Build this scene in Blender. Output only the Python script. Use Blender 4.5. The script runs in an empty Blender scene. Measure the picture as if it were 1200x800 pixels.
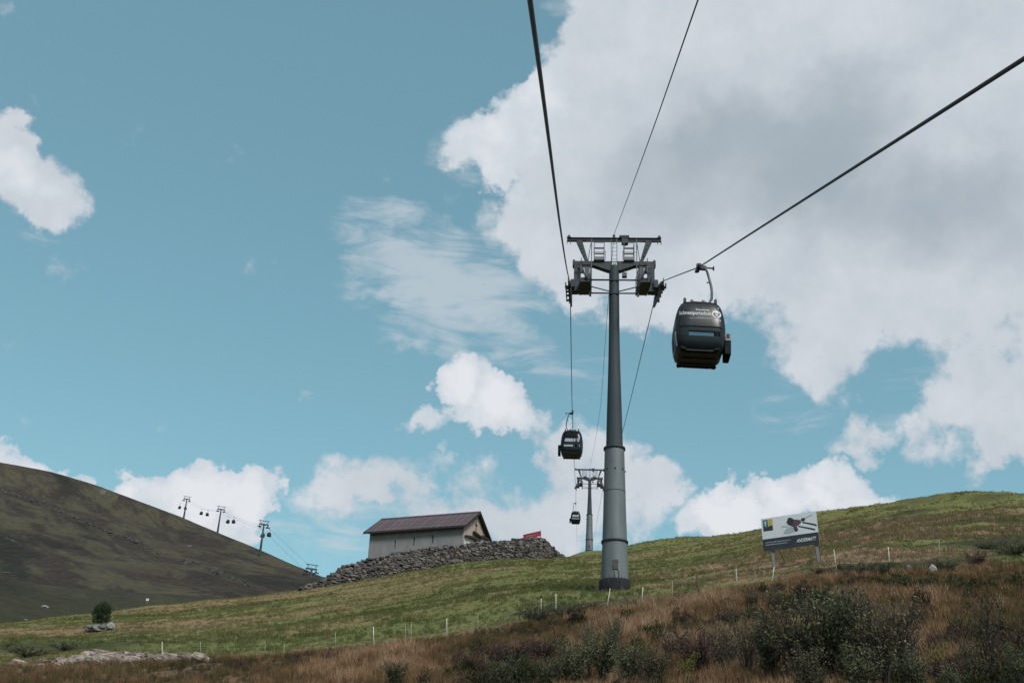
import bpy, bmesh, math, random
import numpy as np
from mathutils import Vector, Matrix, Euler

random.seed(7)
rng = np.random.default_rng(11)
R = math.radians
PI = math.pi
scene = bpy.context.scene
COL = scene.collection

# ------------------------------------------------------------------ camera
F = 1333.3            # focal length in pixels of a 1200 px wide frame (40 mm)
PITCH, ROLL = 26.3, 2.4
CAMR = (Euler((R(90 + PITCH), 0, 0)).to_matrix() @ Euler((0, 0, R(ROLL))).to_matrix())
cam = bpy.data.cameras.new('camera')
cam.lens = 40.0
cam.sensor_width = 36.0
cam.clip_start = 0.05
cam.clip_end = 12000
camo = bpy.data.objects.new('camera', cam)
COL.objects.link(camo)
camo.matrix_world = CAMR.to_4x4()
scene.camera = camo
CR = np.array(CAMR)


def ray(px, py):
    return CAMR @ Vector(((px - 600) / F, (400 - py) / F, -1.0))


def at(px, py, Y):
    """the point at distance Y (along the ground, metres) seen at px, py of the photograph"""
    d = ray(px, py)
    return d * (Y / d.y)


def proj(p):
    q = CAMR.transposed() @ Vector(p)
    return 600 + F * q.x / -q.z, 400 - F * q.y / -q.z


# ------------------------------------------------------------------ light
SUN_EL, SUN_AZ = 43.0, 152.0      # azimuth clockwise from +Y (the view direction)
scene.view_settings.view_transform = 'Standard'
scene.view_settings.look = 'None'
scene.view_settings.exposure = 0.0
scene.view_settings.gamma = 1.0
sun = bpy.data.lights.new('sun', 'SUN')
sun.energy = 3.6
sun.angle = R(18)
sun.color = (1.0, 0.95, 0.88)
suno = bpy.data.objects.new('sun', sun)
COL.objects.link(suno)
_sd = Vector((math.sin(R(SUN_AZ)) * math.cos(R(SUN_EL)), math.cos(R(SUN_AZ)) * math.cos(R(SUN_EL)), math.sin(R(SUN_EL))))
suno.rotation_euler = _sd.to_track_quat('Z', 'Y').to_euler()


class NT:
    """short hand for building node trees"""
    def __init__(self, tree):
        self.t = tree

    def n(self, typ, **kw):
        nd = self.t.nodes.new(typ)
        for k, v in kw.items():
            if k == 'inp':
                for i, x in v.items():
                    if isinstance(x, bpy.types.NodeSocket):
                        self.t.links.new(x, nd.inputs[i])
                    else:
                        nd.inputs[i].default_value = x
            else:
                setattr(nd, k, v)
        return nd

    def math(self, op, a, b=0.0, c=None, clamp=False):
        inp = {0: a, 1: b}
        if c is not None:
            inp[2] = c
        return self.n('ShaderNodeMath', operation=op, use_clamp=clamp, inp=inp).outputs[0]

    def vmath(self, op, a, b=None, scale=None):
        inp = {0: a}
        if b is not None:
            inp[1] = b
        nd = self.n('ShaderNodeVectorMath', operation=op, inp=inp)
        if scale is not None:
            nd.inputs['Scale'].default_value = scale
        return nd.outputs['Value'] if op in ('LENGTH', 'DOT_PRODUCT') else nd.outputs['Vector']

    def noise(self, vec, scale, detail=4.0, rough=0.5, dist=0.0, color=False, lac=2.0):
        nd = self.n('ShaderNodeTexNoise', inp={'Vector': vec, 'Scale': scale, 'Detail': detail, 'Roughness': rough,
                                               'Distortion': dist, 'Lacunarity': lac})
        return nd.outputs['Color' if color else 'Fac']

    def smooth(self, v, a, b, to0=0.0, to1=1.0):
        nd = self.n('ShaderNodeMapRange', interpolation_type='SMOOTHSTEP',
                    inp={0: v, 1: a, 2: b, 3: to0, 4: to1})
        return nd.outputs[0]

    def lin(self, v, a, b, to0=0.0, to1=1.0):
        return self.n('ShaderNodeMapRange', clamp=True, inp={0: v, 1: a, 2: b, 3: to0, 4: to1}).outputs[0]

    def mix(self, fac, a, b, blend='MIX'):
        nd = self.n('ShaderNodeMix', data_type='RGBA', blend_type=blend)
        for i, x in ((0, fac), (6, a), (7, b)):
            if isinstance(x, bpy.types.NodeSocket):
                self.t.links.new(x, nd.inputs[i])
            elif i == 0:
                nd.inputs[0].default_value = x
            else:
                nd.inputs[i].default_value = (*x, 1) if len(x) == 3 else x
        return nd.outputs[2]

    def link(self, a, b):
        self.t.links.new(a, b)


# ------------------------------------------------------------------ sky
def azel(px, py):
    d = ray(px, py).normalized()
    return math.degrees(math.atan2(d.x, d.y)), math.degrees(math.asin(d.z))


def make_world():
    w = bpy.data.worlds.new('World')
    scene.world = w
    w.use_nodes = True
    t = w.node_tree
    t.nodes.clear()
    b = NT(t)
    out = b.n('ShaderNodeOutputWorld')
    bg = b.n('ShaderNodeBackground')
    b.link(bg.outputs[0], out.inputs[0])
    tc = b.n('ShaderNodeTexCoord').outputs['Generated']
    sky = b.n('ShaderNodeTexSky', sky_type='NISHITA', sun_disc=False, sun_elevation=R(SUN_EL),
              sun_rotation=R(SUN_AZ), altitude=1800.0, air_density=1.0, dust_density=1.6, ozone_density=1.0)
    sky.inputs[0] if len(sky.inputs) else None
    skyc = b.mix(1.0, sky.outputs[0], SKY_TINT, 'MULTIPLY')
    # a thin even veil of moisture evens the blue out
    skyc = b.mix(0.5, skyc, tuple(v / SKY_STRENGTH for v in (0.185, 0.360, 0.462)))
    # direction -> azimuth, elevation in degrees
    sep = b.n('ShaderNodeSeparateXYZ', inp={0: tc})
    az = b.math('MULTIPLY', b.math('ARCTAN2', sep.outputs[0], sep.outputs[1]), 180 / PI)
    el = b.math('MULTIPLY', b.math('ARCSINE', sep.outputs[2]), 180 / PI)
    # warp the coordinates so that outlines billow
    w1 = b.vmath('SUBTRACT', b.noise(tc, 9.0, 3.0, 0.55, color=True), (0.5, 0.5, 0.5))
    w2 = b.vmath('SUBTRACT', b.noise(tc, 38.0, 4.0, 0.6, color=True), (0.5, 0.5, 0.5))
    base = b.n('ShaderNodeCombineXYZ', inp={0: az, 1: el, 2: 0.0}).outputs[0]
    pos = b.vmath('ADD', b.vmath('ADD', base, b.vmath('SCALE', w1, scale=5.0)), b.vmath('SCALE', w2, scale=2.4))
    flat = b.vmath('ADD', b.vmath('MULTIPLY', pos, (1.0, 1.0, 0.0)), (0.0, 0.0, 1.0))

    def blobs(lst):
        s = None
        k = 0.93 * math.degrees(1 / F)
        for (px, py, rx, ry, rot, wt) in lst:
            a, e = azel(px, py)
            c_, s_ = math.cos(R(rot)), math.sin(R(rot))
            ix, iy = math.cos(R(e)) / (rx * k), 1 / (ry * k)
            u = b.vmath('DOT_PRODUCT', flat, (c_ * ix, s_ * ix, -(a * c_ + e * s_) * ix))
            v = b.vmath('DOT_PRODUCT', flat, (-s_ * iy, c_ * iy, -(-a * s_ + e * c_) * iy))
            d2 = b.math('MULTIPLY_ADD', v, v, b.math('MULTIPLY', u, u))
            f = b.math('MULTIPLY_ADD', d2, -1.08, 1.08, clamp=True)
            s = b.math('MULTIPLY', f, wt) if s is None else b.math('MULTIPLY_ADD', f, wt, s)
        return s

    soft = blobs(SOFT)
    crisp = blobs(CRISP)
    wisp = blobs(WISP)
    grey = blobs(GREY)
    f1 = b.noise(tc, 14.0, 11.0, 0.64)
    f2 = b.noise(tc, 34.0, 7.0, 0.62)
    # elsewhere in the sky the same broken cloud goes on, laid out by noise alone
    inside = b.math('MULTIPLY', b.smooth(b.math('ABSOLUTE', az), 27.0, 36.0, 1.0, 0.0),
                    b.math('MULTIPLY', b.smooth(el, 44.0, 54.0, 1.0, 0.0), b.smooth(el, -4.0, 2.0)))
    elsewhere = b.math('MULTIPLY', b.smooth(b.noise(tc, 2.3, 4.0, 0.5), 0.42, 0.62), 1.1)
    soft = b.math('ADD', b.math('MULTIPLY', soft, inside),
                  b.math('MULTIPLY', elsewhere, b.math('SUBTRACT', 1.0, inside)))
    dsoft = b.math('ADD', soft, b.math('MULTIPLY', b.math('SUBTRACT', f1, 0.5), 1.9))
    asoft = b.smooth(dsoft, 0.24, 0.70)
    dcr = b.math('ADD', crisp, b.math('ADD', b.math('MULTIPLY', b.math('SUBTRACT', f2, 0.5), 0.8),
                                      b.math('MULTIPLY', b.math('SUBTRACT', f1, 0.5), 0.6)))
    acr = b.smooth(dcr, 0.26, 0.56)
    # wisps: noise drawn out along one direction
    st = b.n('ShaderNodeMapping', vector_type='POINT')
    b.link(tc, st.inputs[0])
    st.inputs['Rotation'].default_value = (0, R(-22), 0)
    st.inputs['Scale'].default_value = (8.0, 8.0, 34.0)
    fw = b.noise(st.outputs[0], 1.6, 8.0, 0.62, 0.6)
    aw = b.math('MULTIPLY', b.smooth(b.math('ADD', wisp, b.math('MULTIPLY', b.math('SUBTRACT', fw, 0.5), b.smooth(wisp, 0.0, 0.4, 0.6, 3.0))), 0.24, 1.30), 0.72)
    # cloud tone: thin edges are white, thick middles grey
    gg = b.math('ADD', grey, b.math('MULTIPLY', b.math('SUBTRACT', b.noise(tc, 8.0, 9.0, 0.62), 0.5), 1.6))
    tone = b.smooth(b.math('MULTIPLY', gg, b.smooth(dsoft, 0.5, 1.5)), 0.05, 2.1)
    tone2 = b.lin(f1, 0.35, 0.7)
    white = b.mix(tone2, (0.53, 0.585, 0.645), (0.66, 0.70, 0.755))
    softc = b.mix(tone, white, (0.365, 0.43, 0.485))
    crispc = b.mix(b.smooth(b.math('ADD', dcr, b.math('MULTIPLY', b.math('SUBTRACT', b.noise(tc, 55.0, 4.0, 0.5), 0.5), 1.0)), 0.35, 1.3),
                   (0.60, 0.66, 0.72), (0.77, 0.79, 0.83))
    strength = SKY_STRENGTH
    up = 1.0 / strength
    c = b.mix(aw, skyc, (0.56 * up, 0.62 * up, 0.68 * up))
    sc = b.mix(1.0, softc, (up, up, up), 'MULTIPLY')
    c = b.mix(asoft, c, sc)
    cc = b.mix(1.0, crispc, (up, up, up), 'MULTIPLY')
    c = b.mix(acr, c, cc)
    b.link(c, bg.inputs[0])
    bg.inputs[1].default_value = strength


SKY_STRENGTH = 0.15
SKY_TINT = (1.30, 1.60, 1.13)
# blobs: px, py, radius x, radius y (pixels), turn (degrees), weight
SOFT = [
    (680, 110, 90, 80, 30, 0.7), (720, 40, 60, 70, 0, 0.5),
    (660, 175, 125, 105, 0, 0.9), (740, 250, 160, 120, 0, 0.9), (860, 190, 230, 190, 0, 1.0), (1060, 170, 280, 220, 0, 1.0),
    (820, 40, 170, 120, 0, 0.9), (1000, 0, 260, 120, 0, 0.9), (1200, 120, 240, 220, 0, 1.0), (960, 370, 125, 100, 0, 0.72),
    (985, 450, 55, 60, 0, 0.5), (1190, 400, 130, 150, 10, 0.75), (1180, 500, 70, 80, 20, 0.5), (1080, 320, 160, 90, 0, 0.8),
    (760, 330, 160, 60, 0, 0.65), (640, 290, 110, 60, -20, 0.45), (1010, 515, 56, 26, 10, 0.6), (1088, 525, 42, 56, -40, 0.6), (1180, 545, 80, 34, 10, 0.6),
    (35, 205, 95, 75, -20, 1.05), (5, 160, 60, 55, 0, 0.7), (50, 262, 30, 40, 0, 0.5),
    (590, 575, 150, 46, -14, 0.62), (430, 562, 90, 42, 0, 0.66), (500, 600, 120, 40, 0, 0.45), (700, 548, 80, 70, 0, 0.7), (545, 628, 150, 42, 0, 0.42),
    (782, 558, 40, 34, 0, 0.6), (755, 592, 56, 48, 0, 0.5), (640, 620, 120, 44, 0, 0.42), (632, 522, 66, 30, -35, 0.6), (390, 590, 60, 40, 0, 0.35),
]
CRISP = [
    (556, 462, 76, 46, -35, 0.72), (600, 492, 60, 44, -40, 0.66), (530, 445, 40, 26, 20, 0.5), (495, 488, 46, 20, 15, 0.46), (518, 520, 20, 28, -20, 0.42),
    (840, 598, 55, 42, 0, 0.8), (880, 592, 65, 40, 0, 0.8), (935, 575, 50, 42, 0, 0.75), (985, 572, 50, 45, 0, 0.85), (1026, 592, 34, 26, 0, 0.65),
    (20, 548, 80, 30, -14, 0.8), (80, 556, 40, 22, -14, 0.6), (130, 568, 36, 30, 0, 0.7), (180, 590, 70, 38, -10, 0.8), (235, 570, 48, 40, 0, 0.8),
    (262, 600, 60, 50, 0, 0.8), (300, 580, 36, 42, 0, 0.8), (40, 190, 80, 50, -20, 0.45), (20, 205, 50, 50, 0, 0.5),
    (556, 180, 60, 66, 0, 0.62), (612, 132, 70, 56, 25, 0.62), (600, 228, 60, 40, -30, 0.4), (650, 95, 50, 40, 30, 0.4),
]
WISP = [
    (505, 335, 170, 95, -18, 0.55), (545, 390, 120, 65, -18, 0.55), (470, 300, 120, 70, -20, 0.42), (610, 320, 110, 90, 0, 0.62), (365, 468, 14, 18, 0, 0.5),
    (660, 430, 130, 60, 0, 0.4), (350, 650, 170, 36, 0, 0.65), (690, 20, 60, 60, 0, 0.5), (885, 350, 60, 50, 0, 0.5), (155, 152, 8, 14, 30, 0.3),
    (540, 190, 60, 70, 0, 0.5), (400, 600, 180, 60, 0, 0.4), (930, 470, 80, 50, 0, 0.4), (1060, 470, 90, 60, 0, 0.35), (45, 270, 50, 45, 0, 0.5),
]
GREY = [
    (880, 175, 230, 95, 15, 1.0), (760, 160, 150, 90, 20, 0.6), (1120, 250, 260, 100, -12, 1.0), (1050, 190, 240, 100, 0, 0.55),
    (960, 130, 190, 80, 0, 0.5), (1180, 20, 110, 40, 0, 0.45), (650, 300, 120, 60, 0, 0.2), (830, 60, 160, 60, 0, 0.3), (980, 340, 140, 80, 0, 0.25), (740, 270, 150, 60, 0, 0.25),
]
make_world()

# ------------------------------------------------------------------ numpy helpers
_perm = rng.permutation(512)


def vnoise(x, y, seed=0):
    xi = np.floor(x).astype(int)
    yi = np.floor(y).astype(int)
    fx = x - xi
    fy = y - yi
    fx = fx * fx * fx * (fx * (fx * 6 - 15) + 10)
    fy = fy * fy * fy * (fy * (fy * 6 - 15) + 10)

    def h(a, c):
        return _perm[(_perm[(a + seed * 37) & 511] + c) & 511] / 511.0
    v00, v10, v01, v11 = h(xi, yi), h(xi + 1, yi), h(xi, yi + 1), h(xi + 1, yi + 1)
    return (v00 * (1 - fx) + v10 * fx) * (1 - fy) + (v01 * (1 - fx) + v11 * fx) * fy


def fbm(x, y, oct=4, seed=0, gain=0.5):
    s, a, t = 0.0, 1.0, 0.0
    x = np.asarray(x, float)
    y = np.asarray(y, float)
    for i in range(oct):
        s = s + a * (vnoise(x, y, seed + i) - 0.5)
        t += a
        a *= gain
        x, y = x * 2.03 + 11.7, y * 2.03 - 5.3
    return s / t * 2


def sstep(a, b, v):
    t = np.clip((v - a) / (b - a), 0, 1)
    return t * t * (3 - 2 * t)


class TPS:
    def __init__(self, P, z, reg=0.0):
        self.P = P
        n = len(P)
        K = self.k(P, P) + reg * np.eye(n)
        A = np.zeros((n + 3, n + 3))
        A[:n, :n] = K
        A[:n, n] = 1
        A[:n, n + 1:] = P
        A[n:, :n] = A[:n, n:].T
        self.w = np.linalg.solve(A, np.concatenate([z, [0, 0, 0]]))

    @staticmethod
    def k(A, B):
        d2 = ((A[:, None, :] - B[None, :, :]) ** 2).sum(-1)
        return 0.5 * d2 * np.log(d2 + 1e-9)

    def __call__(self, x, y):
        x = np.asarray(x, float)
        sh = x.shape
        Q = np.stack([x.ravel(), np.asarray(y, float).ravel()], -1)
        out = np.empty(len(Q))
        n = len(self.P)
        for i in range(0, len(Q), 40000):
            q = Q[i:i + 40000]
            out[i:i + 40000] = self.k(q, self.P) @ self.w[:n] + self.w[n] + q @ self.w[n + 1:]
        return out.reshape(sh)


# ------------------------------------------------------------------ the near slope
NEAR = {   # photograph column: (row, distance) from the frame's foot to the skyline
    0: [(800, 42), (772, 52), (755, 62), (744, 78), (731, 100)],
    120: [(800, 42), (770, 52), (752, 63), (735, 82), (718, 108)],
    240: [(800, 41), (768, 52), (746, 62), (726, 82), (704, 113)],
    360: [(800, 40), (766, 50), (745, 58), (730, 67), (708, 90), (690, 112)],
    480: [(800, 38.5), (765, 46), (742, 54), (715, 66), (690, 88), (669, 112)],
    600: [(800, 36.5), (760, 44), (725, 53), (700, 61), (672, 90), (655, 118)],
    720: [(800, 34.5), (760, 41), (714, 53), (690, 60), (666, 90), (646, 150), (645, 185)],
    840: [(800, 32), (750, 39), (694, 52), (674, 62), (650, 95), (628, 155)],
    960: [(800, 30), (740, 38), (672, 51), (657, 59), (627, 92), (603, 135)],
    1080: [(800, 28), (725, 38), (664, 51), (643, 61), (610, 88), (582, 125)],
    1200: [(800, 26.5), (720, 37.5), (661, 50), (622, 74), (578, 115)],
}
ctrl = []
for px, lst in NEAR.items():
    for i, (py, Y) in enumerate(lst):
        ctrl.append(at(px, py, Y))
        if i and Y - lst[i - 1][1] > 15:
            for k in (0.35, 0.7):
                ctrl.append(at(px, lst[i - 1][0] + (py - lst[i - 1][0]) * k ** 0.9, lst[i - 1][1] + (Y - lst[i - 1][1]) * k))
    py, Y = lst[-1]
    p = at(px, py, Y)
    if px <= 400:
        ctrl.append(Vector((p.x * 1.25, Y * 1.3, p.z - 1.0)))
        ctrl.append(Vector((p.x * 1.8, Y * 2.0, p.z - 9.0)))
    elif px == 720:
        ctrl.append(at(690, 650, 208))
        ctrl.append(Vector((18, 300, at(690, 650, 208).z + 8)))
    elif px in (480, 600):
        ctrl.append(Vector((p.x * 1.3, Y * 1.35, p.z + 2.5)))
        ctrl.append(Vector((p.x * 2, Y * 2.2, p.z + 5)))
    else:
        ctrl.append(Vector((p.x * 1.25, Y * 1.27, p.z + 3.0)))
        ctrl.append(Vector((p.x * 2.0, Y * 2.1, p.z + 5.0)))
for (x, y, z) in ((0, 0, -6.5), (-30, 5, -6.5), (30, 5, -3.5), (0, -40, -20), (-80, -40, -18), (80, -40, -12), (-60, 20, -1), (60, 20, 5), (0, 20, 0.2),
                  (-18, 20, -0.2), (18, 18, 1.2), (-110, 40, 4), (110, 50, 24), (-130, 110, 16), (120, 110, 46)):
    ctrl.append(Vector((x, y, z)))
_P = np.array([(c.x, c.y) for c in ctrl])
_Z = np.array([c.z for c in ctrl])
near_tps = TPS(_P, _Z, 0.5)


def zbase(x, y):
    return near_tps(x, y)


def zg(x, y):
    """height of the near ground with its hummocks"""
    x = np.asarray(x, float)
    y = np.asarray(y, float)
    z = near_tps(x, y)
    right = sstep(5, 45, x) * sstep(50, 70, y)
    amp = 0.28 + 0.75 * right
    z = z + amp * fbm(x / 9.0, y / 9.0, 4, 3) + (0.10 + 0.10 * right) * fbm(x / 2.2, y / 2.2, 3, 9)
    # trodden terraces that run across the slope
    z = z + 0.10 * fbm(x / 14.0, y / 1.8, 3, 21) * sstep(48, 62, y)
    return z


def gz(x, y):
    return float(zg(np.array([x]), np.array([y]))[0])


_YS = np.concatenate([np.arange(14, 130, 0.25), np.arange(130, 260, 0.8)])


def hit(px, py):
    d = ray(px, py)
    xs = d.x / d.y * _YS
    zs = d.z / d.y * _YS
    g = zg(xs, _YS)
    under = np.nonzero(zs < g)[0]
    if len(under) == 0:
        i = int(np.argmin(zs - g))
    else:
        i = int(under[0])
    Y = _YS[i]
    if i > 0:
        a0 = zs[i - 1] - g[i - 1]
        a1 = zs[i] - g[i]
        if a0 > 0 > a1:
            Y = _YS[i - 1] + (_YS[i] - _YS[i - 1]) * a0 / (a0 - a1)
    x = d.x / d.y * Y
    return Vector((x, Y, gz(x, Y)))


# ------------------------------------------------------------------ object helpers
def tag(o, label=None, cat=None, group=None, kind=None):
    if label:
        o['label'] = label
    if cat:
        o['category'] = cat
    if group:
        o['group'] = group
    if kind:
        o['kind'] = kind
    return o


def empty(name, loc=(0, 0, 0), rz=0.0, label=None, cat=None, group=None):
    o = bpy.data.objects.new(name, None)
    o.empty_display_size = 0.2
    COL.objects.link(o)
    o.location = loc
    o.rotation_euler = (0, 0, rz)
    return tag(o, label, cat, group)


def link(name, me, parent=None, loc=None):
    o = bpy.data.objects.new(name, me)
    COL.objects.link(o)
    if parent is not None:
        o.parent = parent
    if loc is not None:
        o.location = loc
    return o


def copy_tree(o, parent=None):
    c = o.copy()
    COL.objects.link(c)
    c.parent = parent
    for ch in list(o.children):
        copy_tree(ch, c)
    return c


class MB:
    """collects boxes, bars, tubes and turned shapes into one mesh"""
    def __init__(self):
        self.v, self.f, self.s, self.m = [], [], [], []

    def add(self, vs, fs, smooth=False, mat=0):
        k = len(self.v)
        self.v += [tuple(p) for p in vs]
        self.f += [tuple(i + k for i in f) for f in fs]
        self.s += [smooth] * len(fs)
        self.m += [mat] * len(fs)
        return self

    def box(self, c, s, rot=None, mat=0):
        vs = [Vector((sx * s[0] / 2, sy * s[1] / 2, sz * s[2] / 2)) for sz in (-1, 1) for sy in (-1, 1) for sx in (-1, 1)]
        if rot is not None:
            M = Euler(rot).to_matrix()
            vs = [M @ p for p in vs]
        vs = [p + Vector(c) for p in vs]
        return self.add(vs, [(0, 2, 3, 1), (4, 5, 7, 6), (0, 1, 5, 4), (2, 6, 7, 3), (0, 4, 6, 2), (1, 3, 7, 5)], mat=mat)

    def bar(self, p, q, w, h=None, w2=None, h2=None, up=(0, 0, 1), mat=0):
        """a straight member of rectangular section from p to q"""
        h = w if h is None else h
        w2 = w if w2 is None else w2
        h2 = h if h2 is None else h2
        p, q = Vector(p), Vector(q)
        d = (q - p).normalized()
        u = Vector(up)
        if abs(d.dot(u)) > 0.95:
            u = Vector((0, 1, 0))
        a = d.cross(u).normalized()
        c = a.cross(d).normalized()
        vs = []
        for (o, ww, hh) in ((p, w, h), (q, w2, h2)):
            for (i, j) in ((-1, -1), (1, -1), (1, 1), (-1, 1)):
                vs.append(o + a * (i * ww / 2) + c * (j * hh / 2))
        return self.add(vs, [(3, 2, 1, 0), (4, 5, 6, 7), (0, 1, 5, 4), (1, 2, 6, 5), (2, 3, 7, 6), (3, 0, 4, 7)], mat=mat)

    def tube(self, pts, r, n=8, r2=None, caps=True, mat=0):
        pts = [Vector(p) for p in pts]
        m = len(pts)
        vs = []
        for i, p in enumerate(pts):
            d = (pts[min(i + 1, m - 1)] - pts[max(i - 1, 0)]).normalized()
            u = Vector((0, 0, 1)) if abs(d.z) < 0.9 else Vector((0, 1, 0))
            a = d.cross(u).normalized()
            c = a.cross(d).normalized()
            rr = r if r2 is None else r + (r2 - r) * i / (m - 1)
            for k in range(n):
                t = 2 * PI * k / n
                vs.append(p + a * (math.cos(t) * rr) + c * (math.sin(t) * rr))
        fs = []
        for i in range(m - 1):
            for k in range(n):
                fs.append((i * n + k, i * n + (k + 1) % n, (i + 1) * n + (k + 1) % n, (i + 1) * n + k))
        self.add(vs, fs, n > 4, mat)
        if caps:
            k0 = len(self.v) - m * n
            self.f.append(tuple(k0 + k for k in range(n))[::-1])
            self.f.append(tuple(k0 + (m - 1) * n + k for k in range(n)))
            self.s += [False, False]
            self.m += [mat, mat]
        return self

    def lathe(self, prof, n=32, mat=0, caps=True):
        vs, fs = [], []
        for (z, r) in prof:
            for k in range(n):
                t = 2 * PI * k / n
                vs.append((r * math.cos(t), r * math.sin(t), z))
        for i in range(len(prof) - 1):
            for k in range(n):
                fs.append((i * n + k, i * n + (k + 1) % n, (i + 1) * n + (k + 1) % n, (i + 1) * n + k))
        self.add(vs, fs, True, mat)
        if caps:
            k0 = len(self.v) - len(prof) * n
            self.f.append(tuple(k0 + k for k in range(n))[::-1])
            self.f.append(tuple(k0 + (len(prof) - 1) * n + k for k in range(n)))
            self.s += [False, False]
            self.m += [mat, mat]
        return self

    def prism(self, poly, axis_from, axis_to, mat=0):
        """poly: points (x, z); extruded along y from axis_from to axis_to"""
        n = len(poly)
        vs = [(x, axis_from, z) for x, z in poly] + [(x, axis_to, z) for x, z in poly]
        fs = [tuple(range(n)), tuple(range(2 * n - 1, n - 1, -1))]
        for i in range(n):
            j = (i + 1) % n
            fs.append((i, i + n, j + n, j))
        return self.add(vs, fs, mat=mat)

    def mesh(self, name, mats):
        me = bpy.data.meshes.new(name)
        me.from_pydata(self.v, [], self.f)
        mats = mats if isinstance(mats, (list, tuple)) else [mats]
        for mt in mats:
            me.materials.append(mt)
        me.polygons.foreach_set('use_smooth', self.s)
        me.polygons.foreach_set('material_index', self.m)
        me.update()
        return me

    def build(self, name, mats, parent=None, loc=None):
        return link(name, self.mesh(name, mats), parent, loc)


# ------------------------------------------------------------------ materials
MATS = {}


def pmat(name, c1, c2=None, scale=6.0, rough=0.7, metal=0.0, bump=0.0, bscale=None, objrand=0.0, stretch=(1, 1, 1), detail=5.0, spec=0.3, lo=0.35, hi=0.65):
    """a plain surface: two colours mixed by noise, optional relief and per-object variation"""
    m = bpy.data.materials.new(name)
    m.use_nodes = True
    t = m.node_tree
    b = NT(t)
    p = t.nodes['Principled BSDF']
    p.inputs['Roughness'].default_value = rough
    p.inputs['Metallic'].default_value = metal
    p.inputs['Specular IOR Level'].default_value = spec
    tc = b.n('ShaderNodeTexCoord').outputs['Object']
    mp = b.n('ShaderNodeMapping')
    b.link(tc, mp.inputs[0])
    mp.inputs['Scale'].default_value = stretch
    v = mp.outputs[0]
    c2 = c2 or tuple(x * 0.8 for x in c1)
    fac = b.lin(b.noise(v, scale, detail, 0.6), lo, hi)
    col = b.mix(fac, c1, c2)
    if objrand:
        oi = b.n('ShaderNodeObjectInfo').outputs['Random']
        g = b.lin(oi, 0, 1, 1 - objrand, 1 + objrand)
        gg = b.n('ShaderNodeCombineXYZ', inp={0: g, 1: g, 2: g}).outputs[0]
        col = b.mix(1.0, col, gg, 'MULTIPLY')
    b.link(col, p.inputs['Base Color'])
    if bump:
        bp = b.n('ShaderNodeBump', inp={'Strength': bump, 'Distance': 0.05, 'Height': b.noise(v, bscale or scale * 4, 6.0, 0.6)})
        b.link(bp.outputs[0], p.inputs['Normal'])
    MATS[name] = m
    return m


M_HEAD = pmat('dark painted steel', (0.026, 0.035, 0.042), (0.040, 0.050, 0.058), 3.0, 0.6, 0.3, 0.05)
M_GALV = pmat('galvanised steel', (0.09, 0.102, 0.11), (0.14, 0.152, 0.16), 5.0, 0.55, 0.4, 0.05)
M_GALVD = pmat('weathered galvanised steel', (0.064, 0.074, 0.081), (0.086, 0.098, 0.105), 5.0, 0.6, 0.3, 0.05)
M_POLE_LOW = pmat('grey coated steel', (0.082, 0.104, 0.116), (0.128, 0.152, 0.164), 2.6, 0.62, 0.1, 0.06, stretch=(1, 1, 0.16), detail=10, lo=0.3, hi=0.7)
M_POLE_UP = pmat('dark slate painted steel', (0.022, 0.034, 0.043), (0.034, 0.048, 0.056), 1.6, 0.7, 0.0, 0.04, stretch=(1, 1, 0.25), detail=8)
M_FOUND = pmat('stained dark concrete', (0.008, 0.009, 0.011), (0.033, 0.036, 0.036), 5.0, 0.9, 0, 0.4, stretch=(2.2, 2.2, 0.25), lo=0.5, hi=0.75)
M_RUBBER = pmat('black rubber', (0.012, 0.013, 0.014), (0.02, 0.02, 0.022), 8, 0.7)
M_ROPE = pmat('greased steel rope', (0.022, 0.025, 0.03), (0.04, 0.044, 0.05), 30, 0.55, 0.3)
M_RUST = pmat('rusty steel', (0.10, 0.055, 0.035), (0.05, 0.035, 0.03), 12, 0.85)
M_BOXB = pmat('dull brown box', (0.075, 0.068, 0.066), (0.055, 0.045, 0.042), 9, 0.8)
M_WHITEPLATE = pmat('white enamel plate', (0.55, 0.58, 0.6), (0.48, 0.5, 0.52), 6, 0.4)
M_SHELL = pmat('black cabin lacquer', (0.009, 0.015, 0.021), (0.014, 0.022, 0.028), 2.0, 0.42, 0, 0, spec=0.25)
M_UNDER = pmat('cabin underside plastic', (0.048, 0.066, 0.079), (0.070, 0.090, 0.103), 3.0, 0.75)
M_CABTRIM = pmat('dark grey cabin trim', (0.012, 0.017, 0.020), (0.018, 0.023, 0.027), 3.0, 0.85, spec=0.08)
M_LINER = pmat('pale ceiling liner', (0.55, 0.57, 0.58), (0.5, 0.52, 0.53), 3, 0.8)
M_SEAT = pmat('seat fabric', (0.02, 0.024, 0.028), (0.03, 0.034, 0.036), 30, 0.9)
M_WHITE = pmat('white vinyl', (0.52, 0.55, 0.58), (0.46, 0.49, 0.52), 4, 0.5)
M_GREYVINYL = pmat('faded grey vinyl', (0.22, 0.26, 0.29), (0.17, 0.2, 0.23), 9, 0.5)
M_RED = pmat('red vinyl', (0.30, 0.02, 0.035), (0.26, 0.02, 0.03), 5, 0.5)
M_PINK = pmat('faded pink lettering', (0.42, 0.24, 0.27), (0.36, 0.2, 0.23), 5, 0.5)
M_PLUM = pmat('dark plum vinyl', (0.07, 0.03, 0.05), (0.06, 0.03, 0.045), 5, 0.5)


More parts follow.
